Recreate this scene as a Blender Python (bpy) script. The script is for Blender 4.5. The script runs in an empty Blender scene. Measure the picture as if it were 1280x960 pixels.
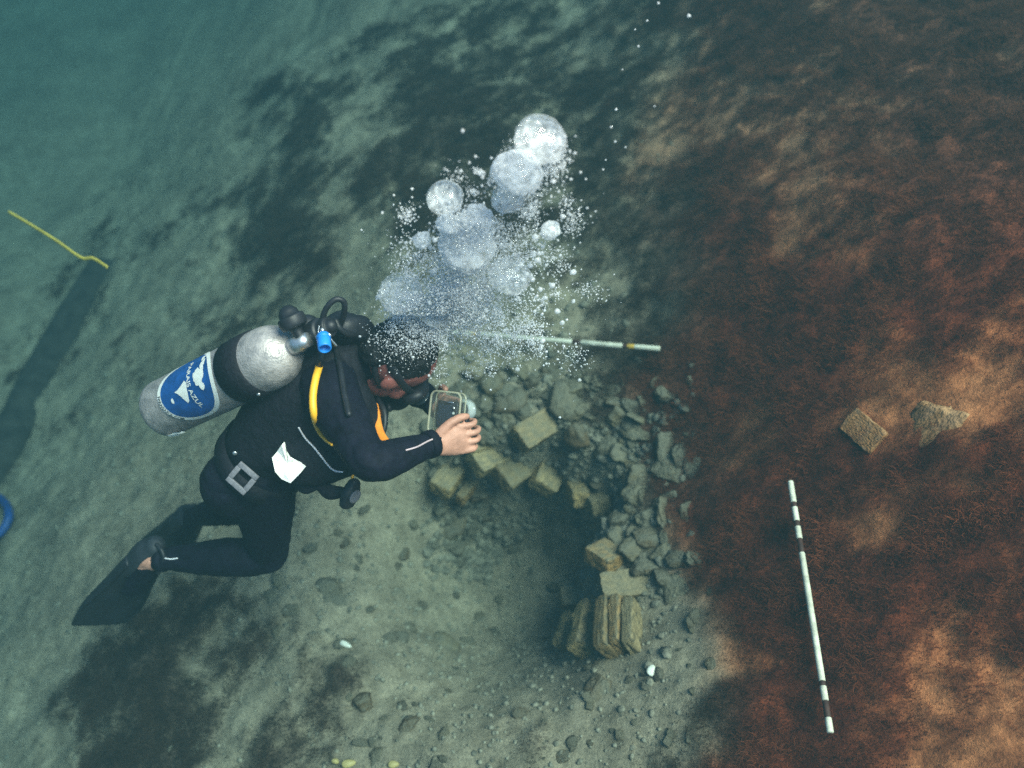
import bpy, bmesh, math, random
import numpy as np
from mathutils import Vector, Matrix, noise as mnoise

random.seed(7)
RNG = np.random.default_rng(11)
SC = bpy.context.scene
COL = SC.collection

# ------------------------------------------------------------------ camera
CAM_H = 2.75
PITCH = math.radians(50.0)              # looking down from the horizontal
FPX = 1179.0                            # focal length in pixels of a 1280 wide picture
cam_data = bpy.data.cameras.new('camera')
cam_data.sensor_width = 36.0
cam_data.lens = FPX / 1280.0 * 36.0
cam_data.clip_start = 0.05
cam_data.clip_end = 300.0
cam_ob = bpy.data.objects.new('camera', cam_data)
COL.objects.link(cam_ob)
cam_ob.location = (0, 0, CAM_H)
cam_ob.rotation_euler = (math.pi / 2 - PITCH, 0, 0)
SC.camera = cam_ob
cam_data.dof.use_dof = True               # the murk and the small sensor leave the bed a little soft
cam_data.dof.focus_distance = 2.42
cam_data.dof.aperture_fstop = 1.4

# ------------------------------------------------------------------ sky and sun
SUN_EL, SUN_AZ = math.radians(62.0), math.radians(112.0)      # azimuth measured from +Y towards +X
world = bpy.data.worlds.new('World')
SC.world = world
world.use_nodes = True
wn = world.node_tree
wn.nodes.clear()
sky = wn.nodes.new('ShaderNodeTexSky')
sky.sky_type = 'NISHITA'
sky.sun_disc = False
sky.sun_elevation = SUN_EL
sky.sun_rotation = SUN_AZ
bgn = wn.nodes.new('ShaderNodeBackground')
bgn.inputs['Strength'].default_value = 0.09
wo = wn.nodes.new('ShaderNodeOutputWorld')
wn.links.new(sky.outputs[0], bgn.inputs['Color'])
wn.links.new(bgn.outputs[0], wo.inputs['Surface'])

sun_data = bpy.data.lights.new('sun', 'SUN')
sun_data.energy = 5.0
sun_data.angle = math.radians(38.0)      # spread by the rippled sea surface
sun_data.color = (1.0, 0.80, 0.62)
sun_ob = bpy.data.objects.new('sun', sun_data)
COL.objects.link(sun_ob)
sdir = Vector((math.sin(SUN_AZ) * math.cos(SUN_EL), math.cos(SUN_AZ) * math.cos(SUN_EL), math.sin(SUN_EL)))
sun_ob.rotation_euler = sdir.to_track_quat('Z', 'Y').to_euler()
sun_ob.location = sdir * 20

SC.view_settings.view_transform = 'Standard'
SC.view_settings.look = 'None'
SC.view_settings.gamma = 1.0
SC.view_settings.use_curve_mapping = False
SC.view_settings.exposure = 1.95

SC.render.engine = 'CYCLES'
cy = SC.cycles
cy.max_bounces = 8
cy.diffuse_bounces = 2
cy.glossy_bounces = 3
cy.transmission_bounces = 6
cy.transparent_max_bounces = 8
cy.volume_bounces = 1
cy.caustics_reflective = False
cy.caustics_refractive = False
cy.sample_clamp_indirect = 4.0
cy.use_denoising = False
try:
    cy.denoiser = 'OPENIMAGEDENOISE'
except Exception:
    pass

# ------------------------------------------------------------------ picture <-> place
CF = Vector((0, math.cos(PITCH), -math.sin(PITCH)))     # forward
CR = Vector((1, 0, 0))
CD = Vector((0, -math.sin(PITCH), -math.cos(PITCH)))    # downwards in the picture
CC = Vector((0, 0, CAM_H))


def P(px, py, d):
    return CC + (CR * ((px - 640) / FPX) + CD * ((py - 480) / FPX) + CF) * d


def V(x, y, d):
    v = CR * x + CD * y + CF * d
    return v.normalized()


def to_px(x, y, z):
    """picture position of world points (numpy)"""
    z = z - CAM_H
    d = y * CF.y + z * CF.z
    dn = y * CD.y + z * CD.z
    d = np.where(d < 0.05, 0.05, d)
    return 640 + FPX * x / d, 480 + FPX * dn / d


# ------------------------------------------------------------------ noise
def _hash(ix, iy, seed):
    h = (ix.astype(np.int64) * 374761393 + iy.astype(np.int64) * 668265263 + seed * 974634777) & 0xffffffff
    h = ((h ^ (h >> 13)) * 1274126177) & 0xffffffff
    return ((h ^ (h >> 16)) & 0xffff) / 65535.0


def vnoise(x, y, seed=0):
    x = np.asarray(x, float); y = np.asarray(y, float)
    ix = np.floor(x); iy = np.floor(y)
    fx = x - ix; fy = y - iy
    fx = fx * fx * (3 - 2 * fx); fy = fy * fy * (3 - 2 * fy)
    a = _hash(ix, iy, seed); b = _hash(ix + 1, iy, seed)
    c = _hash(ix, iy + 1, seed); d = _hash(ix + 1, iy + 1, seed)
    return (a * (1 - fx) + b * fx) * (1 - fy) + (c * (1 - fx) + d * fx) * fy


def fbm(x, y, octaves=4, seed=0):
    s = 0; amp = 0.5; t = 0
    for o in range(octaves):
        s = s + amp * vnoise(x * 2 ** o + o * 17.3, y * 2 ** o - o * 9.1, seed + o)
        t += amp; amp *= 0.5
    return s / t


def sstep(a, b, x):
    t = np.clip((x - a) / (b - a), 0, 1)
    return t * t * (3 - 2 * t)


# ------------------------------------------------------------------ mesh helpers
class MB:
    def __init__(s):
        s.v = []; s.f = []; s.m = []

    def add(s, verts, faces, mi=0):
        o = len(s.v)
        s.v += [tuple(v) for v in verts]
        s.f += [tuple(i + o for i in f) for f in faces]
        s.m += [mi] * len(faces)

    def mesh(s, name, mats, smooth=True):
        me = bpy.data.meshes.new(name)
        me.from_pydata(s.v, [], s.f)
        for m in mats:
            me.materials.append(m)
        if len(mats) > 1:
            me.polygons.foreach_set('material_index', s.m)
        if smooth:
            me.polygons.foreach_set('use_smooth', [True] * len(s.f))
        me.update()
        return me

    def build(s, name, mats, parent=None, smooth=True):
        if not isinstance(mats, (list, tuple)):
            mats = [mats]
        return link(name, s.mesh(name, mats, smooth), parent)


def link(name, me, parent=None):
    o = bpy.data.objects.new(name, me)
    COL.objects.link(o)
    if parent is not None:
        o.parent = parent
        o.matrix_parent_inverse = parent.matrix_basis.inverted()
    return o


def empty(name, loc):
    o = bpy.data.objects.new(name, None)
    o.empty_display_size = 0.1
    COL.objects.link(o)
    o.location = loc
    return o


def tag(o, label=None, cat=None, group=None, kind=None):
    if label: o['label'] = label
    if cat: o['category'] = cat
    if group: o['group'] = group
    if kind: o['kind'] = kind
    return o


def frame(axis, hint):
    z = Vector(axis).normalized()
    x = Vector(hint) - z * Vector(hint).dot(z)
    if x.length < 1e-5:
        x = z.orthogonal()
    x.normalize()
    return x, z.cross(x), z


def catmull(pts, n):
    """resample a list of tuples of floats"""
    a = np.array(pts, float)
    k = len(a)
    if k == 2:
        return [a[0] + (a[1] - a[0]) * t for t in np.linspace(0, 1, n)]
    e = np.vstack([2 * a[0] - a[1], a, 2 * a[-1] - a[-2]])
    out = []
    for t in np.linspace(0, k - 1, n):
        i = min(int(t), k - 2); u = t - i
        p0, p1, p2, p3 = e[i], e[i + 1], e[i + 2], e[i + 3]
        out.append(0.5 * ((2 * p1) + (-p0 + p2) * u + (2 * p0 - 5 * p1 + 4 * p2 - p3) * u * u + (-p0 + 3 * p1 - 3 * p2 + p3) * u ** 3))
    return out


def loft(mb, stations, side=(0, 0, 1), n=14, seg=None, cap=True, mi=0, power=2.0):
    """stations: (pos, rx, ry); rx along `side`, ry across; rounded caps"""
    raw = [(*p, rx, ry) for p, rx, ry in stations]
    m = seg or (len(raw) * 5)
    st = catmull(raw, m)
    pts = [Vector(s[:3]) for s in st]
    rings = []
    tang = []
    for i in range(m):
        a = pts[max(i - 1, 0)]; b = pts[min(i + 1, m - 1)]
        t = b - a
        tang.append(t.normalized() if t.length > 1e-9 else Vector((0, 0, 1)))
    prof = []
    if cap:
        r0 = max(st[0][3], 1e-4); r0b = max(st[0][4], 1e-4); h = min(r0, r0b)
        for a in (0.08, 0.4, 0.75):
            s_ = math.sin(a * math.pi / 2); c_ = math.cos(a * math.pi / 2)
            prof.append((pts[0] - tang[0] * h * c_, r0 * s_, r0b * s_, tang[0]))
    for i in range(m):
        prof.append((pts[i], max(st[i][3], 1e-4), max(st[i][4], 1e-4), tang[i]))
    if cap:
        r1 = max(st[-1][3], 1e-4); r1b = max(st[-1][4], 1e-4); h = min(r1, r1b)
        for a in (0.75, 0.4, 0.08):
            s_ = math.sin(a * math.pi / 2); c_ = math.cos(a * math.pi / 2)
            prof.append((pts[-1] + tang[-1] * h * c_, r1 * s_, r1b * s_, tang[-1]))
    verts = []; faces = []
    sd = Vector(side)
    for (c, rx, ry, t) in prof:
        x, y, z = frame(t, sd)
        sd = x
        for k in range(n):
            a = 2 * math.pi * k / n
            ca, sa = math.cos(a), math.sin(a)
            if power != 2.0:
                q = (abs(ca) ** power + abs(sa) ** power) ** (-1 / power)
                ca *= q; sa *= q
            verts.append(c + x * (rx * ca) + y * (ry * sa))
    L = len(prof)
    for i in range(L - 1):
        for k in range(n):
            k2 = (k + 1) % n
            faces.append((i * n + k, i * n + k2, (i + 1) * n + k2, (i + 1) * n + k))
    faces.append(tuple(range(n))[::-1])
    faces.append(tuple((L - 1) * n + k for k in range(n)))
    mb.add(verts, faces, mi)


def tube(mb, pts, r, n=10, seg=None, mi=0):
    loft(mb, [(p, r, r) for p in pts], side=(0.3, 0.2, 0.9), n=n, seg=seg, mi=mi)


def ellipsoid(mb, c, axes, n=18, m=12, mi=0):
    ax, ay, az = axes
    verts = [c + az]
    for i in range(1, m):
        t = math.pi * i / m
        for k in range(n):
            a = 2 * math.pi * k / n
            verts.append(c + ax * (math.sin(t) * math.cos(a)) + ay * (math.sin(t) * math.sin(a)) + az * math.cos(t))
    verts.append(c - az)
    faces = []
    for k in range(n):
        faces.append((0, 1 + k, 1 + (k + 1) % n))
    for i in range(m - 2):
        for k in range(n):
            a = 1 + i * n + k; b = 1 + i * n + (k + 1) % n
            faces.append((a, a + n, b + n, b))
    l = 1 + (m - 2) * n
    for k in range(n):
        faces.append((l + k, len(verts) - 1, l + (k + 1) % n))
    mb.add(verts, faces, mi)


def rbox(mb, c, ax, ay, az, bev=0.004, mi=0):
    """bevelled box; ax, ay, az are half-extent vectors"""
    lx, ly, lz = ax.length, ay.length, az.length
    bev = min(bev, lx * .49, ly * .49, lz * .49)
    bm = bmesh.new()
    bmesh.ops.create_cube(bm, size=2.0)
    bmesh.ops.scale(bm, vec=(lx, ly, lz), verts=bm.verts)
    bmesh.ops.bevel(bm, geom=list(bm.edges), offset=bev, segments=2, affect='EDGES', profile=0.5)
    M = Matrix((ax.normalized(), ay.normalized(), az.normalized())).transposed()
    bm.verts.index_update()
    mb.add([c + M @ v.co for v in bm.verts], [[v.index for v in f.verts] for f in bm.faces], mi)
    bm.free()


def lathe(mb, c, axis, hint, prof, n=32, mi=0, closed=True):
    """prof: list of (along axis, radius)"""
    x, y, z = frame(axis, hint)
    verts = []; faces = []
    for h, r in prof:
        for k in range(n):
            a = 2 * math.pi * k / n
            verts.append(c + z * h + x * (r * math.cos(a)) + y * (r * math.sin(a)))
    for i in range(len(prof) - 1):
        for k in range(n):
            k2 = (k + 1) % n
            faces.append((i * n + k, i * n + k2, (i + 1) * n + k2, (i + 1) * n + k))
    if closed:
        faces.append(tuple(range(n))[::-1])
        faces.append(tuple((len(prof) - 1) * n + k for k in range(n)))
    mb.add(verts, faces, mi)


def remesh(mb, voxel, smooth_it=4, factor=0.5):
    """fuse overlapping closed shapes into one continuous surface"""
    me = bpy.data.meshes.new('tmp')
    me.from_pydata(mb.v, [], mb.f)
    bm = bmesh.new(); bm.from_mesh(me)
    bmesh.ops.recalc_face_normals(bm, faces=bm.faces)
    bm.to_mesh(me); bm.free()
    o = bpy.data.objects.new('tmp', me)
    COL.objects.link(o)
    md = o.modifiers.new('r', 'REMESH'); md.mode = 'VOXEL'; md.voxel_size = voxel
    if smooth_it:
        ms = o.modifiers.new('s', 'SMOOTH'); ms.factor = factor; ms.iterations = smooth_it
    dg = bpy.context.evaluated_depsgraph_get()
    res = bpy.data.meshes.new_from_object(o.evaluated_get(dg))
    bpy.data.objects.remove(o)
    bpy.data.meshes.remove(me)
    res.polygons.foreach_set('use_smooth', [True] * len(res.polygons))
    return res


# ------------------------------------------------------------------ materials
def mat(name, color, rough=0.6, var=0.25, scale=20.0, bump=0.0, bscale=60.0, metal=0.0, spec=0.4, col2=None, detail=6):
    m = bpy.data.materials.new(name)
    m.use_nodes = True
    nt = m.node_tree
    b = nt.nodes['Principled BSDF']
    b.inputs['Roughness'].default_value = rough
    b.inputs['Metallic'].default_value = metal
    b.inputs['Specular IOR Level'].default_value = spec
    tc = nt.nodes.new('ShaderNodeTexCoord')
    nz = nt.nodes.new('ShaderNodeTexNoise')
    nz.inputs['Scale'].default_value = scale
    nz.inputs['Detail'].default_value = detail
    nz.inputs['Roughness'].default_value = 0.65
    nt.links.new(tc.outputs['Object'], nz.inputs['Vector'])
    rp = nt.nodes.new('ShaderNodeValToRGB')
    c = color
    lo = tuple(max(0, x * (1 - var)) for x in c)
    hi = col2 if col2 else tuple(min(1, x * (1 + var)) for x in c)
    rp.color_ramp.elements[0].position = 0.32
    rp.color_ramp.elements[1].position = 0.68
    rp.color_ramp.elements[0].color = (*lo, 1)
    rp.color_ramp.elements[1].color = (*hi, 1)
    nt.links.new(nz.outputs['Fac'], rp.inputs['Fac'])
    nt.links.new(rp.outputs[0], b.inputs['Base Color'])
    if bump:
        n2 = nt.nodes.new('ShaderNodeTexNoise')
        n2.inputs['Scale'].default_value = bscale
        n2.inputs['Detail'].default_value = 6
        nt.links.new(tc.outputs['Object'], n2.inputs['Vector'])
        bp = nt.nodes.new('ShaderNodeBump')
        bp.inputs['Strength'].default_value = bump
        bp.inputs['Distance'].default_value = 0.01
        nt.links.new(n2.outputs['Fac'], bp.inputs['Height'])
        nt.links.new(bp.outputs[0], b.inputs['Normal'])
    return m


# ------------------------------------------------------------------ the seabed
def pit_terms(x, y):
    """the dug pit: a bowl with a steep far and right wall, open to the near left"""
    dx = x - PIT[0]; dy = y - PIT[1]
    a = np.arctan2(dy, dx)
    wob = (fbm(np.cos(a) * 1.5 + 5, np.sin(a) * 1.5 + 5, 3, 77) - .5) * 0.12
    r = np.sqrt((dx / 1.05) ** 2 + (dy / 1.0) ** 2) + wob
    open_ = sstep(-0.2, 0.9, (-dx * .75 - dy * .65) / (np.sqrt(dx * dx + dy * dy) + 1e-6))
    r_in = 0.12 - 0.06 * open_
    r_out = 0.29 + 0.70 * open_
    return -0.66 * (1 - sstep(r_in, r_out, r))


PIT = (0.0, 0.0)


def height(x, y, pit=True, fine=True):
    x = np.asarray(x, float); y = np.asarray(y, float)
    xx = 5.0 * np.tanh(x / 5.0)
    z = -0.1 + 0.25 * xx - 0.75 * sstep(-0.3, -3.0, x) - 0.10 * sstep(2.8, 7.0, y) + 0.50 * sstep(0.25, 1.5, x)
    z = z + (fbm(x * .55 + 3, y * .55, 4, 1) - .5) * 0.34
    z = z + (fbm(x * 2.1, y * 2.1 + 8, 4, 5) - .5) * 0.16
    if fine:
        z = z + (fbm(x * 9, y * 9, 4, 9) - .5) * 0.045
        z = z + (fbm(x * 34, y * 34, 3, 15) - .5) * 0.012
    if pit:
        z = z + pit_terms(x, y)
    return z


def ground_at(px, py, pit=True, fine=True):
    """where the line of sight through a picture position meets the seabed"""
    dr = (CR * ((px - 640) / FPX) + CD * ((py - 480) / FPX) + CF)
    d = 1.2; last = d
    while d < 14:
        p = CC + dr * d
        if p.z <= float(height(p.x, p.y, pit, fine)):
            break
        last = d
        d += 0.05
    lo, hi = last, d
    for _ in range(14):
        mid = (lo + hi) / 2
        p = CC + dr * mid
        if p.z <= float(height(p.x, p.y, pit, fine)): hi = mid
        else: lo = mid
    p = CC + dr * hi
    return p, hi


_p, _ = ground_at(674, 616, pit=False, fine=False)
PIT = (_p.x, _p.y)

# how much weed grows where, row by row (80 picture pixels a cell)
WEED = np.array([
    [0, 0, 0, 0, .3, .35, .5, .55, .5, .5, .7, .75, .8, .85, .9, .9],
    [0, 0, 0, .1, .7, .4, .6, .7, .6, .75, .5, .6, .75, .85, .9, .95],
    [0, 0, 0, .1, .5, .2, .85, .8, .7, .8, .55, .6, .4, .75, .9, .95],
    [0, .3, .4, .3, .75, .4, .8, .6, .5, .7, .9, .9, .55, .6, .8, .9],
    [.1, .55, .1, .35, .7, .3, .25, .3, .4, .25, .8, .9, .9, .75, .8, .8],
    [.4, .3, .3, .3, .2, .15, .15, .2, .3, .6, .9, .9, .85, .9, .55, .45],
    [.3, .2, .2, .1, .1, .1, .1, .1, .2, .55, .9, .6, .85, .5, .45, .7],
    [.1, 0, 0, 0, 0, 0, 0, 0, .1, .2, .75, .9, .9, .9, .9, .85],
    [0, 0, 0, 0, 0, 0, 0, 0, 0, .1, .4, .95, .85, .45, .65, .9],
    [0, .15, .75, .8, .25, 0, 0, 0, 0, .0, .1, .75, .95, .8, .95, .9],
    [0, .6, .85, .3, .4, .75, 0, 0, .0, .0, .15, .85, .95, .8, .5, .45],
    [.1, .85, .7, .25, .65, .35, .1, .1, .6, .3, .45, .95, .95, .85, .45, .4]])


def grid_lookup(G, px, py):
    gx = np.clip(px / 80.0 - .5, 0, 14.999); gy = np.clip(py / 80.0 - .5, 0, 10.999)
    ix = gx.astype(int); iy = gy.astype(int)
    fx = gx - ix; fy = gy - iy
    return (G[iy, ix] * (1 - fx) + G[iy, ix + 1] * fx) * (1 - fy) + (G[iy + 1, ix] * (1 - fx) + G[iy + 1, ix + 1] * fx) * fy


def weed_at(x, y, z):
    px, py = to_px(x, y, z)
    w = 30
    px2 = px + (fbm(x * 3.5, y * 3.5, 3, 31) - .5) * 110
    py2 = py + (fbm(x * 3.5, y * 3.5, 3, 41) - .5) * 110
    g = grid_lookup(WEED, px2, py2)
    n = fbm(x * 5.5, y * 5.5, 4, 51)
    n2 = fbm(x * 22, y * 22, 3, 61)
    v = g + (n - .5) * 0.75 + (n2 - .5) * 0.45
    return sstep(.26, .84, v)


def warm_cast_at(x, y, z):  # warm cast of the light at right, painted into bed and weed colour
    px, py = to_px(x, y, z)
    edge = 800 + 60 * sstep(480, 800, py) + (fbm(x * 4, y * 4, 4, 71) - .5) * 190
    f = sstep(-40, 110, px - edge)
    far = sstep(60, 420, py)
    return f * (0.50 + .50 * far)


def axis_coords(lo, hi, step, outer):
    a = list(np.arange(lo, hi + 1e-6, step))
    s = step; x = hi; right = []
    while x < outer:
        s *= 1.18; x += s; right.append(x)
    s = step; x = lo; left = []
    while x > -outer:
        s *= 1.18; x -= s; left.append(x)
    return np.array(left[::-1] + a + right)


gx = axis_coords(-2.9, 2.5, 0.0125, 34.0)
gy = axis_coords(0.55, 5.6, 0.0125, 34.0)
GX, GY = np.meshgrid(gx, gy)
GZ = height(GX, GY)
NX, NY = len(gx), len(gy)
weedv = weed_at(GX, GY, GZ)
castv = warm_cast_at(GX, GY, GZ)
GZ = GZ + weedv * (0.030 * fbm(GX * 16, GY * 16, 3, 81) + 0.05 * (fbm(GX * 7, GY * 7, 3, 83) - .4))
co = np.stack([GX, GY, GZ], -1).reshape(-1, 3).astype(np.float32)
ii = (np.arange(NY - 1)[:, None] * NX + np.arange(NX - 1)[None, :]).reshape(-1)
quads = np.stack([ii, ii + 1, ii + 1 + NX, ii + NX], -1).astype(np.int32)


def fast_mesh(name, co, faces, mats, smooth=True):
    k = faces.shape[1]
    me = bpy.data.meshes.new(name)
    me.vertices.add(len(co)); me.vertices.foreach_set('co', np.asarray(co, np.float32).ravel())
    me.loops.add(faces.size); me.loops.foreach_set('vertex_index', faces.astype(np.int32).ravel())
    me.polygons.add(len(faces))
    me.polygons.foreach_set('loop_start', np.arange(0, faces.size, k, dtype=np.int32))
    me.polygons.foreach_set('loop_total', np.full(len(faces), k, np.int32))
    if smooth:
        me.polygons.foreach_set('use_smooth', np.ones(len(faces), bool))
    for m in mats:
        me.materials.append(m)
    me.update(calc_edges=True)
    me.validate()
    return me


def seabed_material():
    m = bpy.data.materials.new('sand_and_silt')
    m.use_nodes = True
    nt = m.node_tree; N = nt.nodes; L = nt.links
    b = N['Principled BSDF']
    b.inputs['Roughness'].default_value = 0.95
    b.inputs['Specular IOR Level'].default_value = 0.1
    tc = N.new('ShaderNodeTexCoord')

    def nz(scale, detail=6, rough=.65):
        n = N.new('ShaderNodeTexNoise')
        n.inputs['Scale'].default_value = scale
        n.inputs['Detail'].default_value = detail
        n.inputs['Roughness'].default_value = rough
        L.new(tc.outputs['Object'], n.inputs['Vector'])
        return n

    def ramp(src, stops):
        r = N.new('ShaderNodeValToRGB')
        e = r.color_ramp.elements
        e[0].position, e[0].color = stops[0][0], (*stops[0][1], 1)
        e[1].position, e[1].color = stops[-1][0], (*stops[-1][1], 1)
        for p, c in stops[1:-1]:
            q = e.new(p); q.color = (*c, 1)
        L.new(src, r.inputs['Fac'])
        return r

    def mix(fac, a, bb):
        x = N.new('ShaderNodeMix'); x.data_type = 'RGBA'
        L.new(fac, x.inputs['Factor']); L.new(a, x.inputs['A']); L.new(bb, x.inputs['B'])
        return x.outputs['Result']

    big = nz(3.0); mid = nz(17.0); fin = nz(95.0, 4, .8)
    sand = ramp(big.outputs['Fac'], [(.3, SAND_LO), (.7, SAND_HI)])
    speck = ramp(fin.outputs['Fac'], [(.34, (.35, .35, .35)), (.5, (1, 1, 1)), (.68, (1.5, 1.45, 1.35))])
    mott = ramp(mid.outputs['Fac'], [(.33, (.62, .6, .58)), (.62, (1.1, 1.1, 1.1))])

    def mul(a, bb, f=1.0):
        x = N.new('ShaderNodeMix'); x.data_type = 'RGBA'; x.blend_type = 'MULTIPLY'
        x.inputs['Factor'].default_value = f
        L.new(a, x.inputs['A']); L.new(bb, x.inputs['B'])
        return x.outputs['Result']

    warm_cast = ramp(mid.outputs['Fac'], [(.3, CAST_LO), (.68, CAST_HI)])
    weedr = ramp(mid.outputs['Fac'], [(.3, WEED_LO), (.7, WEED_HI)])
    weedl = ramp(mid.outputs['Fac'], [(.3, (.050, .036, .028)), (.7, (.105, .072, .050))])
    af = N.new('ShaderNodeAttribute'); af.attribute_name = 'warm_cast'
    aw = N.new('ShaderNodeAttribute'); aw.attribute_name = 'weed'
    c = mix(af.outputs['Fac'], sand.outputs[0], warm_cast.outputs[0])
    wcol = mix(af.outputs['Fac'], weedl.outputs[0], weedr.outputs[0])
    c = mix(aw.outputs['Fac'], c, wcol)
    c = mul(c, mott.outputs[0], .8)
    c = mul(c, speck.outputs[0], .55)
    L.new(c, b.inputs['Base Color'])
    bp = N.new('ShaderNodeBump'); bp.inputs['Strength'].default_value = .6; bp.inputs['Distance'].default_value = .012
    L.new(fin.outputs['Fac'], bp.inputs['Height'])
    L.new(bp.outputs[0], b.inputs['Normal'])
    return m


SAND_LO, SAND_HI = (.20, .165, .118), (.345, .285, .20)
CAST_LO, CAST_HI = (.27, .085, .036), (.56, .205, .084)  # sand tones with the warm light cast painted in
WEED_LO, WEED_HI = (.085, .017, .008), (.21, .046, .017)

bed_me = fast_mesh('seabed', co, quads, [seabed_material()])
for nm, arr in (('warm_cast', castv), ('weed', weedv)):
    at = bed_me.attributes.new(nm, 'FLOAT', 'POINT')
    at.data.foreach_set('value', arr.reshape(-1).astype(np.float32))
seabed = tag(link('seabed', bed_me), kind='structure')

# ------------------------------------------------------------------ the water the scene stands in
def water_haze():
    mb = MB()
    x0, x1, y0, y1, z0, z1 = -40, 40, -40, 40, float(co[:, 2].min()) - 1.0, CAM_H + 0.25
    v = [(x0, y0, z0), (x1, y0, z0), (x1, y1, z0), (x0, y1, z0), (x0, y0, z1), (x1, y0, z1), (x1, y1, z1), (x0, y1, z1)]
    f = [(0, 3, 2, 1), (4, 5, 6, 7), (0, 1, 5, 4), (1, 2, 6, 5), (2, 3, 7, 6), (3, 0, 4, 7)]
    mb.add(v, f)
    m = bpy.data.materials.new('sea_water')
    m.use_nodes = True
    nt = m.node_tree
    nt.nodes.clear()
    out = nt.nodes.new('ShaderNodeOutputMaterial')
    vol = nt.nodes.new('ShaderNodeVolumePrincipled')
    vol.inputs['Color'].default_value = (*HAZE_COL, 1)
    vol.inputs['Absorption Color'].default_value = (*HAZE_ABS, 1)
    vol.inputs['Density'].default_value = HAZE_DENS
    vol.inputs['Anisotropy'].default_value = 0.0
    nt.links.new(vol.outputs[0], out.inputs['Volume'])
    o = mb.build('haze', m, smooth=False)
    tag(o, 'murky green blue sea water filling the whole view', 'water', kind='stuff')


HAZE_COL = (0.0058, 0.0158, 0.0186)
HAZE_ABS = (0.43, 0.605, 0.645)
HAZE_DENS = 0.72
water_haze()

# ------------------------------------------------------------------ stones, bricks, shells on the bed
def rock_material(name, lo, hi, spot, silt=(.17, .152, .112)):
    m = mat(name, lo, rough=.95, scale=3.2, bump=1.0, bscale=7, spec=.1, detail=8)
    nt = m.node_tree; N = nt.nodes; L = nt.links
    b = N['Principled BSDF']
    rp = [n for n in N if n.type == 'VALTORGB'][0]
    rp.color_ramp.elements[0].color = (*lo, 1)
    rp.color_ramp.elements[1].color = (*hi, 1)
    oi = N.new('ShaderNodeObjectInfo')
    mr = N.new('ShaderNodeValToRGB')
    ce = mr.color_ramp.elements
    ce[0].color = (.55, .50, .45, 1); ce[1].color = (1.35, 1.28, 1.12, 1)
    for p_, c_ in ((.25, (1.0, .74, .52)), (.5, (.85, .85, .85)), (.75, (1.15, .98, .75))):
        ce.new(p_).color = (*c_, 1)
    L.new(oi.outputs['Random'], mr.inputs['Fac'])
    mx = N.new('ShaderNodeMix'); mx.data_type = 'RGBA'; mx.blend_type = 'MULTIPLY'
    mx.inputs['Factor'].default_value = 1
    L.new(rp.outputs[0], mx.inputs['A']); L.new(mr.outputs[0], mx.inputs['B'])
    tc = [n for n in N if n.type == 'TEX_COORD'][0]
    n3 = N.new('ShaderNodeTexNoise'); n3.inputs['Scale'].default_value = 2.1; n3.inputs['Detail'].default_value = 5
    L.new(tc.outputs['Object'], n3.inputs['Vector'])
    r3 = N.new('ShaderNodeValToRGB'); r3.color_ramp.elements[0].position = .52; r3.color_ramp.elements[1].position = .64
    L.new(n3.outputs['Fac'], r3.inputs['Fac'])
    m2 = N.new('ShaderNodeMix'); m2.data_type = 'RGBA'
    m2.inputs['B'].default_value = (*spot, 1)
    L.new(r3.outputs[0], m2.inputs['Factor']); L.new(mx.outputs['Result'], m2.inputs['A'])
    # silt settled on whatever faces up
    ge = N.new('ShaderNodeNewGeometry'); sx = N.new('ShaderNodeSeparateXYZ')
    L.new(ge.outputs['Normal'], sx.inputs[0])
    ad = N.new('ShaderNodeMath'); ad.operation = 'MULTIPLY_ADD'; ad.inputs[1].default_value = .7
    L.new(n3.outputs['Fac'], ad.inputs[0]); L.new(sx.outputs['Z'], ad.inputs[2])
    sr = N.new('ShaderNodeMapRange'); sr.inputs['From Min'].default_value = .95; sr.inputs['From Max'].default_value = 1.35; sr.inputs['To Max'].default_value = .75
    L.new(ad.outputs[0], sr.inputs['Value'])
    m4 = N.new('ShaderNodeMix'); m4.data_type = 'RGBA'
    m4.inputs['B'].default_value = (*silt, 1)
    L.new(sr.outputs[0], m4.inputs['Factor']); L.new(m2.outputs['Result'], m4.inputs['A'])
    L.new(m4.outputs['Result'], b.inputs['Base Color'])
    return m


M_ROCK = rock_material('encrusted_stone', (.075, .066, .05), (.19, .165, .12), (.06, .045, .033))
M_ROCKR = rock_material('warm_cast_stone', (.13, .06, .03), (.34, .19, .09), (.09, .035, .016), (.44, .19, .078))  # stone tinted to carry the same painted warm cast
M_BRICK = rock_material('old_yellow_brick', (.17, .13, .075), (.44, .34, .19), (.10, .08, .05), (.23, .19, .125))
M_SLAB = rock_material('pale_slab', (.30, .17, .09), (.56, .33, .18), (.22, .11, .06), (.52, .29, .15))
M_SHELL = mat('pale_shell', (.72, .68, .58), rough=.5, var=.2, scale=40)
M_YSHELL = mat('yellowish_shell', (.40, .31, .12), rough=.5, var=.2, scale=40)


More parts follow.
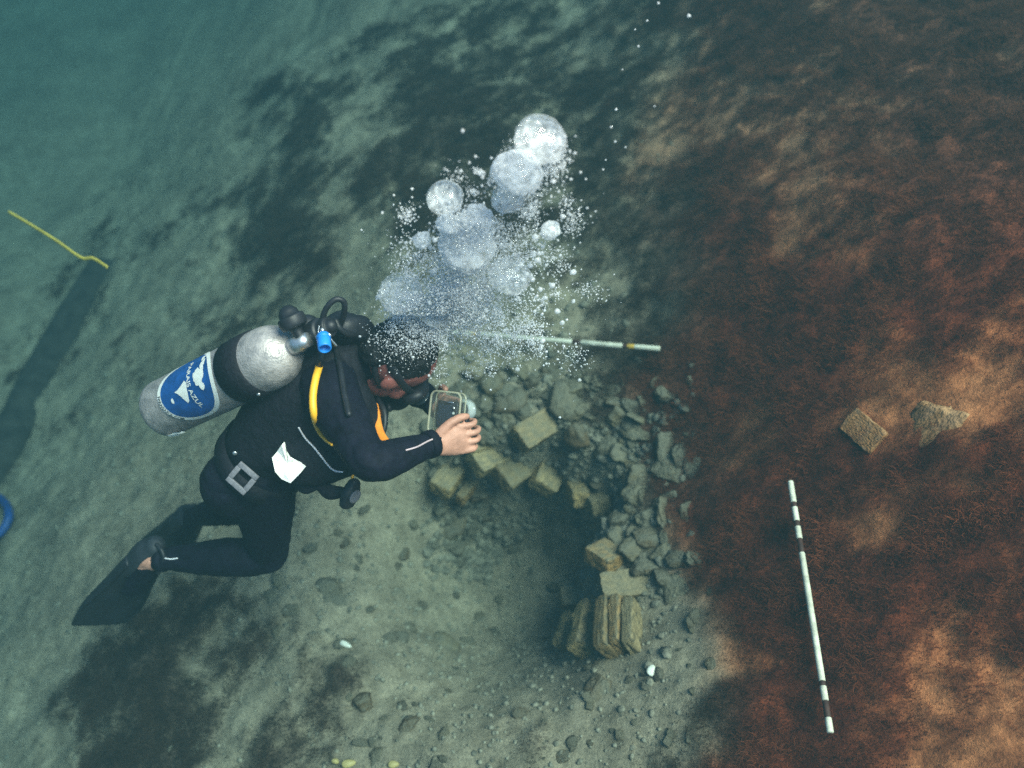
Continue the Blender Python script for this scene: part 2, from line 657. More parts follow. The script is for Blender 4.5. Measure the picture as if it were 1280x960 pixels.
def rock_mesh(seed, material, sub=4, flat=1.0, rough=.3):
    """an angular broken stone: a ball cut by random planes, then worn"""
    rr = random.Random(seed * 13 + 5)
    planes = []
    for _ in range(11):
        n = Vector((rr.gauss(0, 1), rr.gauss(0, 1), rr.gauss(0, 1))).normalized()
        planes.append((n, rr.uniform(.58, .95)))
    bm = bmesh.new()
    bmesh.ops.create_icosphere(bm, subdivisions=sub, radius=1.0)
    off = Vector((seed * 7.13, seed * 3.7, seed * 1.9))
    for v in bm.verts:
        d = v.co.normalized()
        r = 1.25
        for n, h in planes:
            q = d.dot(n)
            if q > .05: r = min(r, h / q)
        k = r + rough * .28 * mnoise.noise(d * 2.4 + off) + rough * .22 * mnoise.noise(d * 5.5 + off) + rough * .16 * mnoise.noise(d * 12 + off)
        v.co = d * max(k, .3)
        v.co.z *= flat
    me = bpy.data.meshes.new('rock')
    bm.to_mesh(me); bm.free()
    me.materials.append(material)
    me.polygons.foreach_set('use_smooth', [True] * len(me.polygons))
    return me


def brick_mesh(seed, material):
    bm = bmesh.new()
    bmesh.ops.create_cube(bm, size=2.0)
    bmesh.ops.subdivide_edges(bm, edges=list(bm.edges), cuts=8, use_grid_fill=True)
    off = Vector((seed * 5.1, seed * 2.3, seed))
    for v in bm.verts:
        c = v.co.copy()
        k = sum(1 for a in c if abs(a) > .99)
        if k == 3: v.co *= .93 + .06 * mnoise.noise(c * 2 + off)
        elif k == 2: v.co *= .97 + .06 * mnoise.noise(c * 3 + off)
        v.co += Vector((mnoise.noise(c * 2.3 + off), mnoise.noise(c * 2.3 + off * 2), mnoise.noise(c * 2.3 + off * 3))) * .06
        v.co += c.normalized() * (mnoise.noise(c * 5 + off) * .05 + mnoise.noise(c * 11 + off) * .04)
    me = bpy.data.meshes.new('brick')
    bm.to_mesh(me); bm.free()
    me.materials.append(material)
    me.polygons.foreach_set('use_smooth', [True] * len(me.polygons))
    try:
        me.set_sharp_from_angle(angle=math.radians(40))
    except Exception:
        pass
    return me


ROCKS = [rock_mesh(i, M_ROCK, 4, .32 + .08 * (i % 6), .42) for i in range(14)]
ROCKSR = [rock_mesh(i + 20, M_ROCKR, 4, .6, .5) for i in range(4)]
SLABSR = [rock_mesh(i + 40, M_SLAB, 4, .16, .5) for i in range(3)]
BRICKS = [brick_mesh(i, M_BRICK) for i in range(5)]
BRICKR = [brick_mesh(i + 9, M_SLAB) for i in range(2)]


def put(name, me, p, scale, rot, label, cat, group=None):
    o = link(name, me)
    o.location = p; o.scale = scale; o.rotation_euler = rot
    return tag(o, label, cat, group)


def rock_px(px, py, wpx, label, group=None, warm_cast=False, slab=False, sink=.25, rot=None, asp=1.0, name='rock'):
    p, d = ground_at(px, py)
    r = wpx / 2 * d / FPX * (.62 if slab else .80)
    lib = (SLABSR if slab else ROCKSR) if warm_cast else ROCKS
    me = lib[random.randrange(len(lib))]
    rz = random.uniform(0, 6.28) if rot is None else rot
    e_ = .06
    nx_ = float(height(p.x - e_, p.y, fine=False) - height(p.x + e_, p.y, fine=False)); ny_ = float(height(p.x, p.y - e_, fine=False) - height(p.x, p.y + e_, fine=False))
    nrm = Vector((nx_, ny_, 2 * e_)).normalized()
    jt = .06 if slab else .25
    R_ = Vector((0, 0, 1)).rotation_difference(nrm).to_matrix() @ Matrix.Rotation(rz, 3, 'Z') @ Matrix.Rotation(random.uniform(-jt, jt), 3, 'X') @ Matrix.Rotation(random.uniform(-jt, jt), 3, 'Y')
    return put(name, me, p + nrm * (r * (-.055 if slab else sink - .36)), (r * asp, r, r), R_.to_euler(), label, 'rock', group)


def brick_px(px, py, rz, label, L=.215, W=.10, H=.062, tilt=(0, 0), up=.0, warm_cast=False, group=None):
    p, d = ground_at(px, py)
    me = random.choice(BRICKR if warm_cast else BRICKS)
    R_ = Matrix.Rotation(math.radians(rz), 3, 'Z') @ Matrix.Rotation(math.radians(tilt[1]), 3, 'Y') @ Matrix.Rotation(math.radians(tilt[0]), 3, 'X')
    if warm_cast or tilt == (0, 0):
        e_ = .08
        nx_ = float(height(p.x - e_, p.y, fine=False) - height(p.x + e_, p.y, fine=False)); ny_ = float(height(p.x, p.y - e_, fine=False) - height(p.x, p.y + e_, fine=False))
        R_ = Vector((0, 0, 1)).rotation_difference(Vector((nx_, ny_, 2 * e_)).normalized()).to_matrix() @ R_
    return put('brick', me, p + Vector((0, 0, up + (.006 if tilt == (0, 0) else -.020))), (L / 2 * .94, W / 2 * .94, H / 2), R_.to_euler(), label, 'brick', group)


# the course of bricks on edge at the near rim of the pit
brick_px(713, 796, 92, 'grey brick on edge, far left end of the upright brick course', .20, .045, .10, (0, 0), .02)
brick_px(735, 794, 90, 'broad grey brick, second from left in the upright brick course', .23, .066, .11, (0, 0), .03)
brick_px(761, 792, 90, 'yellow brick, third from left in the upright brick course', .22, .052, .11, (0, 0), .035)
brick_px(777, 789, 89, 'narrow yellow brick, fourth from left in the upright brick course', .20, .038, .11, (0, 0), .03)
brick_px(791, 790, 88, 'worn buff brick closing the right end of the upright course', .20, .040, .10, (0, 0), .025)
brick_px(781, 734, 6, 'buff brick lying flat across the top of the upright course', .17, .10, .06, (6, -4), .03)
brick_px(724, 746, 5, 'half buried grey brick left of the flat top brick', .15, .08, .06, (8, 0), .02)
# bricks sticking out round the rim
brick_px(763, 694, 38, 'square ended brick jutting over the pit with a pale edge', .16, .12, .06, (-18, 18), .03)
brick_px(741, 628, 108, 'dark brick standing steeply in the right wall of the pit', .22, .085, .07, (0, 34), .05)
brick_px(720, 612, 100, 'long dark brick deep in the right wall of the pit', .22, .07, .07, (0, 30), .03)
brick_px(612, 577, 38, 'yellowish brick end jutting out at the far left rim of the pit', .17, .11, .08, (20, 10), .05)
brick_px(645, 588, 48, 'grey brick tipped into the pit, next to the yellowish end', .20, .12, .07, (28, 12), .03)
brick_px(566, 588, 62, 'long pale brick lying left of the pit, under the camera', .24, .10, .07, (6, 4), .01)
brick_px(590, 606, 58, 'thin pale brick edge half sunk left of the pit', .20, .04, .06, (4, 4), .015)
brick_px(668, 548, 40, 'grey brick overhanging the far rim of the pit', .18, .11, .08, (24, 4), .07)
brick_px(686, 590, 70, 'dark brick in the shade of the far pit wall', .20, .11, .08, (30, 0), .03)
brick_px(598, 556, 30, 'small pale brick fragment behind the camera hand', .10, .08, .06, (10, 10), .02)
brick_px(1080, 541, 118, 'pale rectangular brick lying flat in the rust red weed', .15, .085, .03, (0, 0), .0, True)

# single stones one can point to
rock_px(832, 630, 54, 'large rounded pale stone on the right rim of the pit')
rock_px(829, 690, 48, 'knobbly yellowish stone between the pit and the red weed')
rock_px(770, 652, 40, 'grey boulder on the right rim just above the jutting brick')
rock_px(795, 606, 46, 'grey lump of stone uphill of the right pit wall')
rock_px(702, 505, 66, 'largest encrusted boulder on the far rim of the pit')
rock_px(640, 508, 56, 'encrusted boulder on the far rim, right of the camera lens')
rock_px(722, 548, 48, 'blunt grey stone hanging over the far right corner of the pit')
rock_px(755, 562, 44, 'brownish stone behind the far right corner of the pit')
rock_px(842, 738, 52, 'jagged stone right of the flat top brick')
rock_px(746, 828, 24, 'small yellow stone at the foot of the brick course')
rock_px(745, 865, 46, 'low flat stone in the sand below the brick course', asp=1.3, sink=.05)
rock_px(364, 762, 28, 'small round buff stone on the sand below the knee')
rock_px(343, 748, 34, 'pale oblong stone on the sand below the knee', asp=1.6, sink=.1)
rock_px(432, 735, 74, 'broad flat slab of rock on the sand below the vest', asp=1.2, sink=-.2)
rock_px(455, 880, 34, 'round pale stone in the dark weed patch at the bottom')
rock_px(503, 882, 20, 'small reddish stone above the layered stone at the bottom')
rock_px(512, 905, 34, 'layered buff stone in the bottom centre of the view')
rock_px(558, 802, 52, 'half buried lump of rock in the sand left of the brick course', sink=-.05)
rock_px(603, 770, 30, 'smooth stone at the near edge of the pit')
rock_px(573, 700, 26, 'small pale stone on the left slope of the pit')
rock_px(543, 956, 28, 'yellowish round stone cut by the bottom edge, centre')
rock_px(470, 945, 34, 'dull brown stone at the bottom edge beside two yellow shells')
rock_px(408, 738, 40, 'grey stone touching the left end of the flat slab', sink=.0)
rock_px(820, 845, 24, 'small stone behind the white broken shell')
rock_px(676, 800, 30, 'low stone just left of the brick course')
rock_px(1163, 530, 96, 'wide pale flat rock right of the rectangular brick', warm_cast=True, slab=True, rot=.1, asp=1.5)
bpy.data.objects.remove(rock_px(985, 500, 96, 'long pale flat rock in brown weed above the upper end of the ranging rod', warm_cast=True, slab=True, rot=.05, asp=1.2))      # wholly grown over by the weed
bpy.data.objects.remove(rock_px(1092, 695, 92, 'pale flat rock right of the middle of the ranging rod', warm_cast=True, slab=True, rot=-.5))      # wholly grown over by the weed
bpy.data.objects.remove(rock_px(1155, 702, 74, 'second pale flat rock right of the ranging rod, farther from it', warm_cast=True, slab=True, rot=-.6))      # wholly grown over by the weed

# the rest of the rubble
_ax, _ay = PIT
n_ = 0
while n_ < 280:
    a = random.uniform(math.radians(-50), math.radians(165))
    r = .30 + abs(random.gauss(0, .26))
    x, y = _ax + math.cos(a) * r * 1.1, _ay + math.sin(a) * r
    z = float(height(x, y))
    qx, qy = to_px(np.array(x), np.array(y), np.array(z))
    if not (540 < qx < 905 and 455 < qy < 770): continue
    s = (.009 + .042 * random.random() ** 2.2) * (1.2 if r < .5 else .9)
    if qx > 870 or (qx > 800 and random.random() < .4): continue
    fl = False
    me = random.choice(ROCKSR if fl else ROCKS)
    put('rubble_stone', me, Vector((x, y, z - s * .10)), (s * random.uniform(.8, 1.4), s, s * random.uniform(.7, 1.2)), (random.uniform(-.5, .5), random.uniform(-.5, .5), random.uniform(0, 6.28)),
        'rough encrusted rubble stone heaped round the pit', 'rock', 'rubble heaped round the pit')
    n_ += 1
n_ = 0
while n_ < 90:
    px, py = random.uniform(340, 900), random.uniform(600, 955)
    if 690 < px < 800 and 735 < py < 830: continue
    x = random.random()
    p, d = ground_at(px, py)
    s = random.uniform(.008, .024) * d / 3
    put('sand_stone', random.choice(ROCKS), p + Vector((0, 0, s * .1)), (s * random.uniform(.8, 1.5), s, s * .7), (random.uniform(-.3, .3), random.uniform(-.3, .3), random.uniform(0, 6.28)),
        'small loose stone lying on the open sand near the pit', 'rock', 'loose stones on the sand')
    n_ += 1


# shells
def shell(px, py, lpx, wpx, rz, m, label):
    p, d = ground_at(px, py)
    mb = MB()
    l, w = lpx * d / FPX / 2, wpx * d / FPX / 2
    n, k = 12, 5
    verts, faces = [], []
    for layer in (0, 1):
        for i in range(k + 1):
            t = i / k
            for j in range(n):
                a = 2 * math.pi * j / n
                rr = t * (1 + .08 * math.cos(a * 3))
                verts.append((l * rr * math.cos(a), w * rr * math.sin(a), w * .55 * (1 - t * t) - layer * w * .12))
    for layer in (0, 1):
        o = layer * (k + 1) * n
        for i in range(k):
            for j in range(n):
                q = (o + i * n + j, o + i * n + (j + 1) % n, o + (i + 1) * n + (j + 1) % n, o + (i + 1) * n + j)
                faces.append(q if layer == 0 else q[::-1])
    o2 = (k + 1) * n
    for j in range(n):
        faces.append((k * n + j, k * n + (j + 1) % n, o2 + k * n + (j + 1) % n, o2 + k * n + j))
    mb.add(verts, faces)
    o = mb.build('shell', m)
    o.location = p + Vector((0, 0, .012)); o.rotation_euler = (.25, .1, rz)
    return tag(o, label, 'shell')


shell(432, 807, 16, 7, -.4, M_SHELL, 'small white curved shell above the bottom dark weed patch')
shell(814, 840, 16, 12, 1.2, M_SHELL, 'broken white shell on the sand below the brick course')
shell(436, 956, 18, 10, .2, M_YSHELL, 'bright yellow shell cut by the bottom edge of the view')
shell(420, 953, 7, 10, 1.3, M_YSHELL, 'slim greenish yellow shell sliver left of the bright yellow shell')
shell(492, 957, 14, 9, .1, M_YSHELL, 'dull yellow shell right of the bright one at the bottom edge')

# fine gravel and shell grit, too small to count
def scatter_grit():
    bm = bmesh.new(); bmesh.ops.create_icosphere(bm, subdivisions=1, radius=1.0)
    base = np.array([v.co[:] for v in bm.verts]); bf = np.array([[v.index for v in f.verts] for f in bm.faces]); bm.free()
    n = 7000
    x = RNG.uniform(-2.4, 1.3, n * 3); y = RNG.uniform(.9, 4.2, n * 3)
    z = height(x, y)
    px, py = to_px(x, y, z)
    w = weed_at(x, y, z)
    dens = .25 + .75 * np.exp(-(((px - 640) / 260) ** 2 + ((py - 720) / 230) ** 2))
    keep = (RNG.random(n * 3) < dens * (1 - .8 * w)) & (px > -60) & (px < 850) & (py > 150)
    x, y, z = x[keep][:n], y[keep][:n], z[keep][:n]
    n = len(x)
    s = .0035 + .0075 * RNG.random(n) ** 3
    sc = s[:, None] * RNG.uniform(.6, 1.4, (n, 3)) * np.array([1.1, 1.1, .7])
    jit = 1 + .25 * (RNG.random((n, len(base), 1)) - .5)
    a = RNG.uniform(0, 6.28, n)
    v = base[None] * jit * sc[:, None, :]
    ca, sa = np.cos(a)[:, None], np.sin(a)[:, None]
    vx = v[:, :, 0] * ca - v[:, :, 1] * sa; vy = v[:, :, 0] * sa + v[:, :, 1] * ca
    v = np.stack([vx + x[:, None], vy + y[:, None], v[:, :, 2] + z[:, None] + s[:, None] * .2], -1).reshape(-1, 3)
    f = (bf[None] + (np.arange(n) * len(base))[:, None, None]).reshape(-1, 3)
    m = mat('shell_grit', (.19, .17, .125), rough=.9, var=.6, scale=60, detail=2)
    tag(link('gravel', fast_mesh('gravel', v, f, [m])), 'fine gravel and shell grit strewn over the sand', 'gravel', kind='stuff')


scatter_grit()


def scatter_shards():
    bm = bmesh.new(); bmesh.ops.create_icosphere(bm, subdivisions=1, radius=1.0)
    base = np.array([v.co[:] for v in bm.verts]); bf = np.array([[v.index for v in f.verts] for f in bm.faces]); bm.free()
    n = 2600
    a = RNG.uniform(math.radians(-75), math.radians(185), n * 2); r = .17 + np.abs(RNG.normal(0, .28, n * 2))
    x = PIT[0] + np.cos(a) * r * 1.1; y = PIT[1] + np.sin(a) * r
    z = height(x, y)
    px, py = to_px(x, y, z)
    keep = (px < 880 - 60 * RNG.random(len(px))) & (px > 530)
    x, y, z = x[keep][:n], y[keep][:n], z[keep][:n]
    n = len(x)
    s = .006 + .016 * RNG.random(n) ** 2.2
    sc = s[:, None] * RNG.uniform(.5, 1.5, (n, 3)) * np.array([1.2, 1.0, .5])
    v = base[None] * (1 + .6 * (RNG.random((n, len(base), 1)) - .5)) * sc[:, None, :]
    t = RNG.uniform(0, 6.28, n); ca, sa = np.cos(t)[:, None], np.sin(t)[:, None]
    tl = RNG.uniform(-.6, .6, n)[:, None]
    vz = v[:, :, 2] + tl * v[:, :, 0]
    vx = v[:, :, 0] * ca - v[:, :, 1] * sa; vy = v[:, :, 0] * sa + v[:, :, 1] * ca
    v = np.stack([vx + x[:, None], vy + y[:, None], vz + z[:, None]], -1).reshape(-1, 3)
    f = (bf[None] + (np.arange(n) * len(base))[:, None, None]).reshape(-1, 3)
    m = mat('rubble_shard', (.17, .15, .11), rough=.95, var=.55, scale=30, detail=3, bump=.6, bscale=120)
    tag(link('rubble_shards', fast_mesh('rubble_shards', v, f, [m], smooth=False)), 'small broken shards of rubble and silt round the pit', 'rubble', kind='stuff')


scatter_shards()

# ------------------------------------------------------------------ seaweed turf
def weed_material():
    m = bpy.data.materials.new('filament_weed')
    m.use_nodes = True
    nt = m.node_tree; N = nt.nodes; L = nt.links
    b = N['Principled BSDF']; b.inputs['Roughness'].default_value = .85; b.inputs['Specular IOR Level'].default_value = .15
    af = N.new('ShaderNodeAttribute'); af.attribute_name = 'warm_cast'
    at = N.new('ShaderNodeAttribute'); at.attribute_name = 'tone'
    r1 = N.new('ShaderNodeValToRGB'); r2 = N.new('ShaderNodeValToRGB')
    for r, a, c in ((r1, TURF_L[0], TURF_L[1]), (r2, TURF_R[0], TURF_R[1])):
        r.color_ramp.elements[0].color = (*a, 1); r.color_ramp.elements[1].color = (*c, 1)
        L.new(at.outputs['Fac'], r.inputs['Fac'])
    mx = N.new('ShaderNodeMix'); mx.data_type = 'RGBA'
    L.new(af.outputs['Fac'], mx.inputs['Factor']); L.new(r1.outputs[0], mx.inputs['A']); L.new(r2.outputs[0], mx.inputs['B'])
    L.new(mx.outputs['Result'], b.inputs['Base Color'])
    tl = N.new('ShaderNodeBsdfTranslucent'); L.new(mx.outputs['Result'], tl.inputs['Color'])
    ms = N.new('ShaderNodeMixShader'); ms.inputs['Fac'].default_value = .5
    L.new(b.outputs[0], ms.inputs[1]); L.new(tl.outputs[0], ms.inputs[2])
    L.new(ms.outputs[0], N['Material Output'].inputs['Surface'])
    return m


TURF_L = ((.045, .029, .021), (.12, .074, .050))
TURF_R = ((.070, .014, .008), (.34, .092, .034))


def turf():
    n = 820000
    x = RNG.uniform(-3.0, 2.6, n); y = RNG.uniform(.6, 5.8, n)
    z = height(x, y)
    px, py = to_px(x, y, z)
    w = weed_at(x, y, z)
    clump = fbm(x * 10, y * 10, 3, 91)
    ok = (px > -80) & (px < 1360) & (py > -60) & (py < 1020) & (RNG.random(n) < w * (.35 + .65 * sstep(.30, .55, clump)) * .9 + .012)
    x, y, z, w, clump = x[ok], y[ok], z[ok], w[ok], clump[ok]
    d = np.sqrt(x * x + y * y + (z - CAM_H) ** 2)
    n = len(x)
    warm_cast = warm_cast_at(x, y, z)
    B = 4
    ang = RNG.uniform(0, 6.283, (n, B))
    lean = RNG.uniform(.3, 1.2, (n, B))
    ln = (.006 + .021 * RNG.random((n, B)) ** 1.6) * (.5 + 1.0 * clump[:, None]) * (.5 + .5 * w[:, None])
    wd = RNG.uniform(.0004, .0009, (n, B)) * (1 + .25 * np.maximum(d[:, None] - 3, 0))
    bx = x[:, None] + RNG.normal(0, .008, (n, B)); by = y[:, None] + RNG.normal(0, .008, (n, B))
    zb = z + w * (0.030 * fbm(x * 16, y * 16, 3, 81) + 0.05 * (fbm(x * 7, y * 7, 3, 83) - .4))
    bz = np.repeat(zb[:, None], B, 1)
    # current drags the tips towards the near left
    dx = np.cos(ang) * np.sin(lean) - .25; dy = np.sin(ang) * np.sin(lean) - .2; dz = np.cos(lean) * .9 + .12
    sx, sy = -np.sin(ang), np.cos(ang)
    V5 = []
    for t, ww, bend in ((0, 1, 0), (0.55, .9, .1), (1.0, .35, .32)):
        cx = bx + dx * ln * t + bend * ln * np.cos(ang + 1.3); cy = by + dy * ln * t + bend * ln * np.sin(ang + 1.3); cz = bz + dz * ln * t - bend * .35 * ln - (.004 if t == 0 else 0)
        V5.append(np.stack([cx - sx * wd * ww, cy - sy * wd * ww, cz], -1))
        V5.append(np.stack([cx + sx * wd * ww, cy + sy * wd * ww, cz], -1))
    v = np.stack(V5, 2).reshape(-1, 3)
    base = (np.arange(n * B) * 6)[:, None]
    f = np.concatenate([base + np.array([[0, 1, 3, 2]]), base + np.array([[2, 3, 5, 4]])], 1).reshape(-1, 4)
    tone2 = fbm(x * 26, y * 26, 2, 95)
    tone = np.clip(.12 + 1.1 * (clump[:, None] - .3) + .8 * (tone2[:, None] - .5) + RNG.normal(0, .07, (n, B)), 0, 1)
    me = fast_mesh('seaweed', v, f, [weed_material()])
    for nm, arr in (('warm_cast', np.repeat(warm_cast[:, None], B, 1)), ('tone', tone)):
        a_ = me.attributes.new(nm, 'FLOAT', 'POINT')
        a_.data.foreach_set('value', np.repeat(arr.reshape(-1), 6).astype(np.float32))
    print('turf tufts', n)
    tag(link('seaweed', me), 'rust brown filament weed carpeting the seabed, thickest on the right', 'seaweed', kind='stuff')


turf()

# ------------------------------------------------------------------ survey rods
M_RODW = mat('rod_white_paint', (.58, .53, .42), rough=.6, var=.35, scale=22)
M_RODD = mat('rod_dark_band', (.05, .018, .012), rough=.7, var=.4, scale=40)
M_RODY = mat('rod_yellow_stain', (.62, .36, .06), rough=.7, var=.3, scale=40)


def rod(pa, pb, r, bands, label):
    root = empty('survey_rod', pa)
    ax = pb - pa; L = ax.length; ax.normalize()
    for t0, t1, kind in bands:
        mb = MB()
        g = .0006
        rr = r * (1.0 if kind != 'd' else .93)
        lathe(mb, pa, ax, (0, 0, 1), [(t0 * L + g, rr * .93), (t0 * L + g + .0015, rr), (t1 * L - g - .0015, rr), (t1 * L - g, rr * .93)], n=14)
        mb.build({'w': 'white_section', 'd': 'dark_band', 'y': 'stained_section'}[kind], {'w': M_RODW, 'd': M_RODD, 'y': M_RODY}[kind], root)
    tag(root, label, 'survey rod', 'striped survey rods lying on the seabed')
    return root


_a, _da = ground_at(988, 602); _b, _db = ground_at(1038, 916)
_a = P(988, 602, _da - .075); _b = P(1038, 916, _db - .075)
rod(_a, _b, .0088, [(0, .10, 'w'), (.10, .122, 'd'), (.122, .185, 'w'), (.185, .21, 'd'), (.21, .265, 'w'), (.265, .325, 'd'), (.325, .825, 'w'), (.825, .842, 'd'), (.842, .893, 'w'), (.893, .95, 'd'), (.95, 1, 'w')],
    'white survey rod with dark bands lying in rust red weed, lower right')
_a, _da = ground_at(560, 415); _b, _db = ground_at(825, 436)
_a = P(560, 415, _da - .06); _b = P(825, 436, _db - .06)
rod(_a, _b, .0098, [(0, .125, 'w'), (.125, .15, 'y'), (.15, .61, 'w'), (.61, .65, 'd'), (.65, .838, 'w'), (.838, .858, 'd'), (.858, .89, 'y'), (.89, 1, 'w')],
    'pale survey rod with two dark bands running out from behind the bubbles')

# yellow tape on the far left
_mb = MB()
_pts = []
for q in ((11, 265), (40, 282), (72, 302), (101, 322), (116, 323), (134, 334)):
    g_, d_ = ground_at(*q)
    _pts.append(P(q[0], q[1], 3.55 - (q[0] - 11) * .003))
loft(_mb, [(p, .0065, .003) for p in _pts], side=V(.4, .9, -.2), n=8, seg=30)
tag(_mb.build('measuring_tape', mat('tape_yellow', (.46, .36, .06), rough=.6, var=.15, scale=20)), 'yellow tape stretched over the bed at the far left, end bent', 'tape')

# sunken timber on the far left
_mb = MB()  # half-buried dark solid standing for a trench-like line
_pts = []
for q, r_ in (((128, 338), .09), ((95, 395), .10), ((55, 465), .105), ((15, 545), .11), ((-40, 640), .11)):
    g_, d_ = ground_at(*q)
    _pts.append((g_ - Vector((0, 0, .045)), r_ * d_ / 4.5, r_ * d_ / 4.5 * .9))
loft(_mb, _pts, side=(0, 0, 1), n=20, seg=60, power=3.2)
for i, v in enumerate(_mb.v):
    q = Vector(v) * 9
    k = mnoise.noise(q) * .018 + mnoise.noise(q * 3) * .008
    _mb.v[i] = (v[0] + k, v[1] + k * .6, v[2] + k)
tag(_mb.build('sunken_form', mat('dark_form', (.030, .027, .022), rough=.95, var=.6, scale=14, bump=.6, bscale=30)), 'long dark sunken timber lying across the far left of the bed', 'form')

# blue hose loop entering at the left edge
_mb = MB()
_pts = []
for q in ((-70, 600), (-25, 612), (2, 625), (11, 642), (4, 662), (-22, 682), (-60, 700), (-110, 705)):
    g_, d_ = ground_at(*q)
    _pts.append(P(q[0], q[1], d_ - .10))
tube(_mb, _pts, .022, n=12, seg=50)
tag(_mb.build('blue_hose', mat('blue_hose_rubber', (.004, .045, .20), rough=.5, var=.2, scale=30)), 'bend of a blue hose just showing at the left edge', 'hose')

# ------------------------------------------------------------------ the diver
from mathutils.bvhtree import BVHTree

M_SUIT = mat('black_neoprene', (.0045, .0045, .011), rough=.75, var=.5, scale=30, bump=.3, bscale=40, spec=.12)
M_SKIN = mat('skin', (.44, .215, .15), rough=.55, var=.2, scale=35, bump=.15, bscale=120)
M_FACE = mat('flushed_skin', (.30, .095, .075), rough=.55, var=.25, scale=30)
M_VEST = mat('black_vest_nylon', (.006, .0055, .010), rough=.75, var=.5, scale=45, bump=.5, bscale=90, spec=.25)
M_RUB = mat('black_rubber', (.012, .012, .016), rough=.5, var=.4, scale=30, spec=.4)
M_FIN = mat('fin_rubber', (.018, .020, .026), rough=.6, var=.4, scale=20)
M_HAIR = mat('dark_hair', (.008, .007, .008), rough=.6, var=.7, scale=90, bump=.8, bscale=160)
M_METAL = mat('brushed_steel', (.55, .55, .56), rough=.35, var=.2, scale=60, metal=.9)
M_YEL = mat('hose_yellow', (.80, .40, .02), rough=.45, var=.08, scale=30)
M_ORG = mat('orange_plastic', (.80, .26, .03), rough=.5, var=.15, scale=30)
M_BLUE = mat('blue_plastic', (.015, .20, .62), rough=.4, var=.15, scale=30)
M_GREY = mat('grey_webbing', (.16, .15, .17), rough=.7, var=.3, scale=60)
M_WHITE = mat('white_paper', (.86, .83, .78), rough=.8, var=.06, scale=20)
M_LINE = mat('white_piping', (.75, .72, .74), rough=.6, var=.1, scale=20)

diver = empty('person', P(322, 590, 2.68))
tU = V(.62, -.68, -.35)
_f = V(.75, .6, .2)
tF = (_f - tU * _f.dot(tU)).normalized()
tR = tF.cross(tU)

prims = []          # (polyline with radii, tag) used to tell skin from suit


def limb(mb, pts, tagname, side=None, n=16, power=2.0):
    st = [(P(*q[:3]) if not isinstance(q[0], Vector) else q[0], *(q[3:] if not isinstance(q[0], Vector) else q[1:])) for q in pts]
    st = [(s[0], s[1], s[2] if len(s) > 2 else s[1]) for s in st]
    loft(mb, st, side=side or (0, 0, 1), n=n, power=power)
    for a, b in zip(st[:-1], st[1:]):
        prims.append((a[0], (a[1] + a[2]) / 2, b[0], (b[1] + b[2]) / 2, tagname))


B = MB()
# trunk
limb(B, [(316, 590, 2.69, .145, .105), (328, 568, 2.67, .155, .118), (350, 540, 2.62, .140, .104), (384, 502, 2.57, .162, .115), (412, 470, 2.53, .172, .118),
         (432, 449, 2.51, .125, .088), (441, 442, 2.50, .07, .07)], 'suit', side=tR, n=24)
# neck
limb(B, [(434, 447, 2.50, .060), (450, 448, 2.48, .057), (468, 450, 2.46, .060)], 'suit')
# near (right) arm
limb(B, [(410, 482, 2.40, .080), (420, 505, 2.35, .072), (441, 543, 2.28, .058), (458, 574, 2.225, .049), (467, 580, 2.215, .045)], 'suit')
limb(B, [(466, 580, 2.215, .045), (482, 576, 2.24, .049), (505, 567, 2.28, .043), (536, 556, 2.335, .031), (542, 554, 2.345, .029)], 'suit')
# far (left) arm
limb(B, [(430, 440, 2.66, .075), (460, 452, 2.72, .065), (500, 474, 2.80, .048), (507, 478, 2.80, .045)], 'suit')
limb(B, [(506, 478, 2.80, .045), (520, 489, 2.73, .045), (538, 500, 2.65, .034), (548, 508, 2.60, .029)], 'suit')
# near leg
limb(B, [(326, 590, 2.60, .098), (330, 620, 2.66, .090), (333, 655, 2.74, .076), (335, 688, 2.82, .062), (333, 693, 2.825, .060)], 'suit')
limb(B, [(334, 692, 2.825, .061), (312, 696, 2.83, .061), (280, 697, 2.84, .060), (240, 698, 2.86, .047), (208, 699, 2.875, .036), (198, 699, 2.88, .034)], 'suit')
limb(B, [(200, 699, 2.88, .033), (188, 699, 2.885, .034), (183, 700, 2.89, .034)], 'skin')
limb(B, [(188, 700, 2.89, .034, .034), (180, 716, 2.92, .040, .030), (168, 738, 2.97, .042, .02)], 'suit')
# far leg
limb(B, [(316, 586, 2.78, .092), (322, 606, 2.90, .080), (326, 628, 3.06, .060), (325, 632, 3.08, .058)], 'suit')
limb(B, [(325, 632, 3.08, .058), (300, 634, 3.15, .060), (270, 639, 3.24, .052), (245, 645, 3.33, .037), (240, 647, 3.35, .036)], 'suit')
limb(B, [(241, 648, 3.35, .036), (232, 660, 3.42, .038), (224, 672, 3.50, .03)], 'suit')
# buttocks
for s in (-1, 1):
    c = P(306, 588, 2.69) + tR * (.075 * s)
    ellipsoid(B, c, (tR * .09, tF * .10, tU * .10))
    prims.append((c, .09, c + tU * .001, .09, 'suit'))

# head
hU = V(.88, -.30, -.25)
_f = V(.28, .62, .72)
hF = (_f - hU * _f.dot(hU)).normalized()
hR = hF.cross(hU)
HC = P(494, 451, 2.45)


def head_pt(f, u, r):
    return HC + hF * f + hU * u + hR * r


